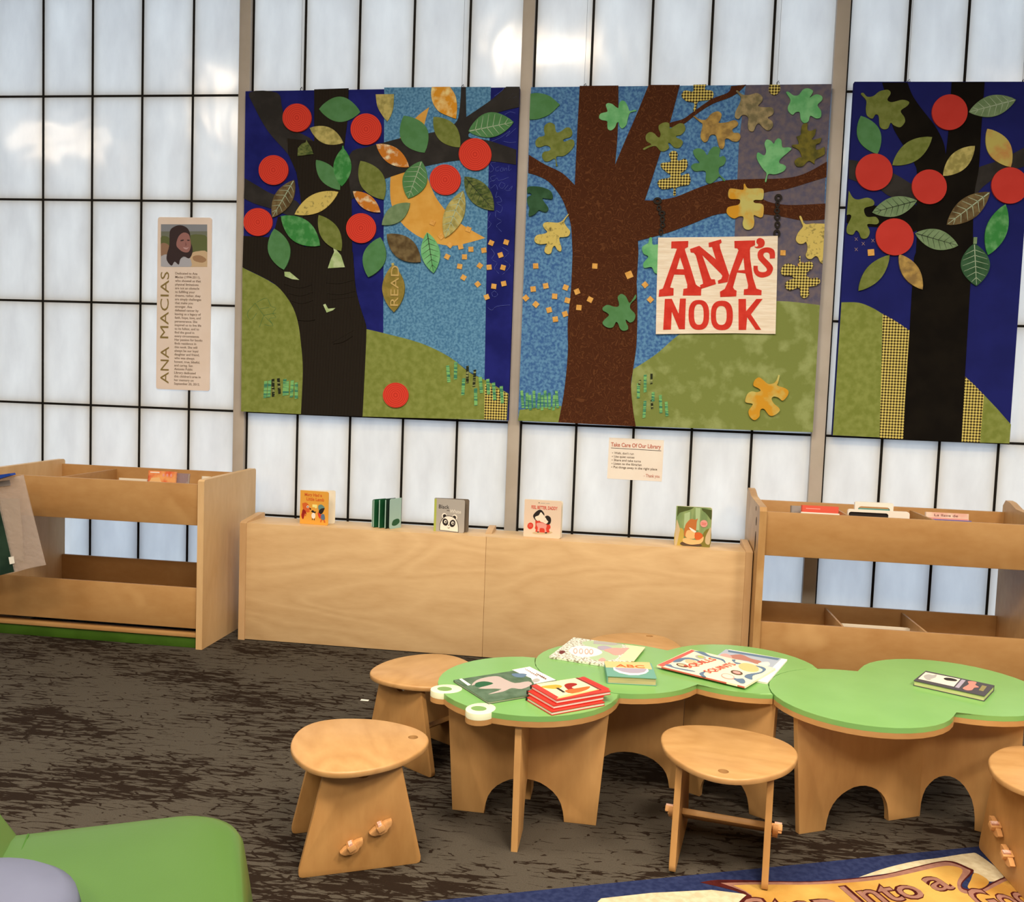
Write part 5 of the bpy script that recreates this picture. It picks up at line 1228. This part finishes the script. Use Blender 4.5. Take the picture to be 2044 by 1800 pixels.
# black book on the tail table
k4 = Z(1810, 1325, .09295)
c_ = k4([(145, 352), (1672, 688), (370, 137)])
t, F, w_, h_ = flat_book('novel', 'black covered thick narrow book alone on the tail table', c_[0], c_[1], c_[2], z0, .0185, ink('cover_charcoal', 74, 66, 64), mat('yellowed_pages', C(206, 196, 128), C(190, 180, 112), scale=60, stretch=(.2, .2, 6), rough=.7), 'T')
pm = pxmap(F, z0 + .0185); ar = Art(F, lambda x, y: pm(*k4([(x, y)])[0]))
ar.add([(245, 318), (405, 175), (1150, 325), (1010, 485)], ink('cover_parchment', 238, 208, 172))
ar.add(cr([(360, 260), (460, 220), (560, 240), (640, 225), (620, 290), (500, 330), (560, 350), (430, 340)], 3), k_grey)
ar.add(cr([(790, 310), (860, 295), (980, 310), (1080, 345), (1060, 370), (1000, 370), (900, 360), (830, 345)], 3), k_black)
ar.add([(1035, 500), (1180, 335), (1265, 355), (1120, 520)], k_lilac)
ar.add(cr([(1200, 520), (1330, 440), (1310, 380), (1420, 375), (1500, 400), (1470, 450), (1550, 500), (1450, 510), (1400, 560), (1290, 565)], 3), ink('cover_salmon', 214, 128, 104))
ar.add([(1545, 565), (1620, 460), (1720, 485), (1640, 590)], ink('cover_bronze', 140, 122, 72))
ar.done('cover_picture', t)

# ================================================================ rug with a banner
RZ = .004
def rg(px, py): p = onZ(px, py, RZ); return (p.x, p.y)
e0, e1 = Vector(rg(1000, 1784)), Vector(rg(1945, 1690))
ud = (e1 - e0).normalized(); nd = Vector((ud.y, -ud.x))
c0 = e0 - ud * .35; cR = c0 + ud * 3.4
rugt = thing('story_rug', 'blue rug with gold lettered banner at the lower right corner of the floor', 'rug', (2.9, -2.75, 0))
pile_k = dict(rough=.98, spec=.05, bump=.5, bscale=260)
rug_b = mat('rug_blue', C(44, 49, 74), C(33, 38, 63), scale=60, **pile_k); rug_c = mat('rug_cream', C(200, 178, 136), C(186, 162, 120), scale=50, **pile_k)
rug_g = mat('rug_gold', C(196, 150, 72), C(170, 116, 46), scale=4, **pile_k); rug_r = mat('rug_mauve_edge', C(150, 102, 80), C(138, 92, 72), scale=50, **pile_k); rug_k = mat('rug_maroon', C(76, 26, 20), C(62, 20, 16), scale=50, **pile_k)
bm = NB(); slab(bm, [tuple(c0), tuple(c0 + nd * 2.3), tuple(cR + nd * 2.3), tuple(cR)], I4, .0002, RZ); obj('rug_field', bm, rug_b, rugt, smooth=0)
rz = Z(1480, 1690, .27593)
def rpiece(name, pts, mt, h): bm = NB(); slab(bm, [rg(*p) for p in pts], I4, RZ - .001, RZ + h); return obj(name, bm, mt, rugt, smooth=0)
rpiece('cream_swirl', [(1200, 1793), (1300, 1782), (1420, 1776)] + [(1492, 1785), (1440, 1830), (1150, 1840)], rug_c, .0004)
rpiece('cream_swirl', rz(cr([(850, 220, 1), (1040, 155), (1250, 105), (1430, 80), (1640, 48), (1720, 60), (1900, 210), (1780, 250), (1650, 165), (1520, 115), (1420, 118), (1100, 185)], 4)), rug_c, .0004)
bandp = cr([(-300, 258, 1), (-180, 240), (60, 242), (230, 248), (500, 250), (760, 232), (1000, 205), (1200, 160), (1420, 108), (1530, 106), (1640, 150), (1680, 180), (1600, 260), (1610, 300), (1720, 310), (1830, 250), (1960, 200), (2300, 110, 1), (2300, 700, 1), (-100, 700, 1), (-40, 440), (36, 350, 1), (-60, 315), (-180, 285)], 4)
rpiece('banner_edge', rz(bandp), rug_k, .0006)
rpiece('banner_edge_band', rz(cr([(-150, 262, 1), (60, 258), (230, 256), (500, 257), (760, 240), (1000, 212), (1200, 168), (1420, 116), (1520, 116), (1630, 160), (1655, 185), (1590, 262), (1605, 310), (1720, 320), (1840, 258), (1960, 212), (2300, 125, 1), (2300, 690, 1), (-60, 690, 1), (70, 400), (46, 340), (-30, 305)], 4)), rug_r, .0008)
rpiece('banner', rz(cr([(-60, 280, 1), (60, 275), (230, 275), (500, 275), (760, 262), (1000, 238), (1200, 198), (1420, 148), (1520, 140), (1600, 170), (1560, 260), (1590, 330), (1720, 342), (1850, 280), (1960, 235), (2300, 160, 1), (2300, 680, 1), (-40, 680, 1), (70, 400), (50, 335)], 4)), rug_g, .0010)
rpiece('banner_fold', rz(cr([(1690, 190), (1790, 250), (1740, 300), (1640, 300), (1660, 240)], 4)), rug_g, .0012)
# letters woven along the banner
bm = NB(); bm2 = NB()
def rug_text(s_, A, B, hgt):
    A, B = (Vector(rg(*p)) for p in (A, B))
    F = frame((A.x, A.y, RZ + .0010), ((B - A).x, (B - A).y, 0), (0, 0, 1)) if False else frame((A.x, A.y, RZ + .001), ((B - A).x, (B - A).y, 0), (-(B - A).y, (B - A).x, 0))
    text_into(bm, s_, F, width=(B - A).length, height=hgt, ex=.00025, bold=.045)
    text_into(bm2, s_, F @ Matrix.Translation((0, 0, .0004)), width=(B - A).length, height=hgt, ex=.0002, bold=.008)
rug_text('Step', (1515, 1840), (1692, 1822), .105)
rug_text('Into', (1716, 1808), (1853, 1790), .095)
rug_text('a', (1868, 1779), (1908, 1773), .10)
rug_text('Good', (1975, 1822), (2110, 1806), .11)
obj('lettering_outline', bm, rug_k, rugt, smooth=0); obj('lettering', bm2, rug_r, rugt, smooth=0)

# ================================================================ green vinyl chair and grey cushion at the lower left
ZS = .45
CU = .012
P_far_r = Vector((1.447, -3.199, 0)); ang = R(25.5)
ch = thing('lounge_chair', 'green vinyl lounge chair at the lower left, near the camera', 'chair', (P_far_r.x, P_far_r.y, 0), ang)
M = wmat(ch)
W_, D_, SL = .445, .62, .86
# seat: rounded block, top a little domed, sides flaring down
bm = NB()
rings = []
prof = [(.045, .02), (.036, .15), (.022, .30), (.008, .39), (0, .437), (-.010, .453), (-.028, .461), (-.06, .465), (-.12, .467)]
for off, z in prof:
    pts = rrect(-SL - off, .0 + off, -D_ - off, .0 + off, max(.03, .135 + off), 10, (0, 0, 1, 0))
    rings.append([bm.verts.new(M @ Vector((x, y, z - (.018 * min(.65, max(0, -x / W_ - .35)) ** 1.6 if z > .35 else 0)))) for x, y in pts])
for a_, b_ in zip(rings, rings[1:]):
    n = len(a_)
    for i in range(n): bm.faces.new((a_[i - 1], a_[i], b_[i], b_[i - 1]))
bm.faces.new(rings[0]); bm.faces.new(rings[-1])
obj('seat', bm, vinyl, ch, smooth=60)
# bolster rising at the rear left of the seat
bm = NB()
rings = []
for off, z in [(-.004, .40), (-.002, .44), (.0, .46), (-.002, .50), (-.008, .55), (-.03, .585), (-.06, .595)]:
    pts = rrect(-SL - off, -W_ + .012 - max(0, z - .44) * .62, -.195 - off, .0 + off, max(.012, .03 + off), 6)
    rings.append([bm.verts.new(M @ Vector((x, y, z))) for x, y in pts])
for a_, b_ in zip(rings, rings[1:]):
    n = len(a_)
    for i in range(n): bm.faces.new((a_[i - 1], a_[i], b_[i], b_[i - 1]))
bm.faces.new(rings[0]); bm.faces.new(rings[-1])
obj('bolster', bm, vinyl, ch, smooth=60)
# seam between arm and seat
bm = NB(); tube(bm, [M @ Vector((-W_ + .026, -.035 - .04 * i, .4605)) for i in range(5)], .0018, 6)
obj('seam', bm, mat('seam_dark_green', C(60, 96, 30), rough=.7), ch)
# round lilac grey cushion lying on the chair, nearer the camera
pc = onZ(-62, 1818, .51)
cu_ = thing('round_cushion', 'lilac grey round cushion at the bottom left corner on the green chair', 'cushion', (pc.x, pc.y - .02, .4652))
bm = NB()
nn = 40; rings = []
for rr, z in [(.04, .0), (.13, .0), (.165, .012), (.178, .03), (.172, .05), (.15, .066), (.10, .076), (.04, .08)]:
    rings.append([bm.verts.new(Vector((pc.x + rr * math.cos(2 * math.pi * i / nn), pc.y - .02 + rr * math.sin(2 * math.pi * i / nn), .4652 + z))) for i in range(nn)])
for a_, b_ in zip(rings, rings[1:]):
    for i in range(nn): bm.faces.new((a_[i - 1], a_[i], b_[i], b_[i - 1]))
bm.faces.new(rings[0]); bm.faces.new(rings[-1])
obj('cushion_cover', bm, lilac, cu_, smooth=60)

# ================================================================ clear hanging bag at the left edge, on its rack
BY = -.93
bagm = bpy.data.materials.new('clear_plastic'); bagm.use_nodes = True
nt = bagm.node_tree; N = nt.nodes; L = nt.links; b = N['Principled BSDF']
b.inputs['Base Color'].default_value = C(214, 184, 156); b.inputs['Roughness'].default_value = .2; b.inputs['Alpha'].default_value = .30
tc = N.new('ShaderNodeTexCoord'); bn = N.new('ShaderNodeBump'); bn.inputs['Strength'].default_value = .5; bn.inputs['Distance'].default_value = .01
L.new(nz(30, (1, 1, 1), 0, 3), bn.inputs['Height']); L.new(bn.outputs[0], b.inputs['Normal'])
kb = Z(0, 920, .13333)
bp = lambda x, y, Y=BY: onY(*kb([(x, y)])[0], Y)
cg = bp(-400, 220)
bag = thing('book_bag', 'clear plastic hanging book bag with blue top strip at the left edge', 'bag', (cg.x, BY, .36))
def bagpiece(name, pts, mt, Y, th, par=None):
    W = [(p.x, p.z) for p in (bp(x, y, Y) for x, y in pts)]
    bm = NB(); slab(bm, W, wallframe(0, 0, 0), -Y, -Y + th); return obj(name, bm, mt, par or bag, smooth=0)
body = bagpiece('bag_front', cr([(-480, 360, 1), (-300, 280), (120, 235), (355, 210, 1), (430, 560), (520, 900), (610, 1250), (690, 1555, 1), (480, 1590), (250, 1660), (0, 1710), (-400, 1790, 1)], 3), bagm, BY, .0012)
bagpiece('bag_back', [(-480, 360), (355, 210), (690, 1555), (-400, 1790)], bagm, BY + .03, .0012)
bagpiece('top_strip', [(-480, 300), (0, 208), (225, 175), (240, 205), (0, 275), (-480, 385)], mat('strip_blue', C(34, 66, 140), rough=.35), BY - .004, .040)
bagpiece('book_insert', [(-420, 440), (-60, 480), (0, 640), (90, 1010), (235, 1650), (0, 1710), (-400, 1780)], mat('insert_green', C(44, 62, 44), C(30, 48, 34), scale=9, rough=.4), BY + .010, .012)
bagpiece('paper_insert', [(0, 560), (290, 560), (330, 1000), (360, 1500), (190, 1460), (80, 1000)], mat('insert_paper', C(188, 158, 126), C(178, 150, 118), scale=6, rough=.6), BY + .014, .002)
bagpiece('clasp', [(-200, 330), (145, 285), (160, 365), (-200, 410)], mat('clasp_grey', C(150, 132, 116), rough=.4), BY - .003, .002)
bagpiece('price_tag', [(130, 1440), (205, 1425), (222, 1530), (150, 1545)], white_p, BY - .003, .0016)
rk = thing('bag_rack', 'dark metal bag rack just beyond the left edge, holding the hanging bag', 'rack', (-1.28, BY + .012, 0))
rp = bp(-470, 330)
bm = NB(); tube(bm, [(-1.28, BY + .012, .012), (-1.28, BY + .012, 1.0)], .012, 10); obj('pole', bm, black, rk)
bm = NB(); tube(bm, [(-1.28, BY + .012, .93), (rp.x - .002, BY + .012, rp.z)], .006, 8); obj('arm', bm, black, rk)
bm = NB(); slab(bm, ell(-1.28, BY + .012, .12, .12), I4, 0, .014); obj('base', bm, black, rk)

# scrap of paper on the carpet
p = onZ(728, 1397, .0012)
bm = NB(); box(bm, p.x - .018, p.x + .018, p.y - .008, p.y + .008, 0.0003, .0012)
tag(obj('paper_scrap', bm, white_p, None, origin=(p.x, p.y, .0003), smooth=0), 'tiny white paper scrap on the carpet left of the tables', 'paper scrap')
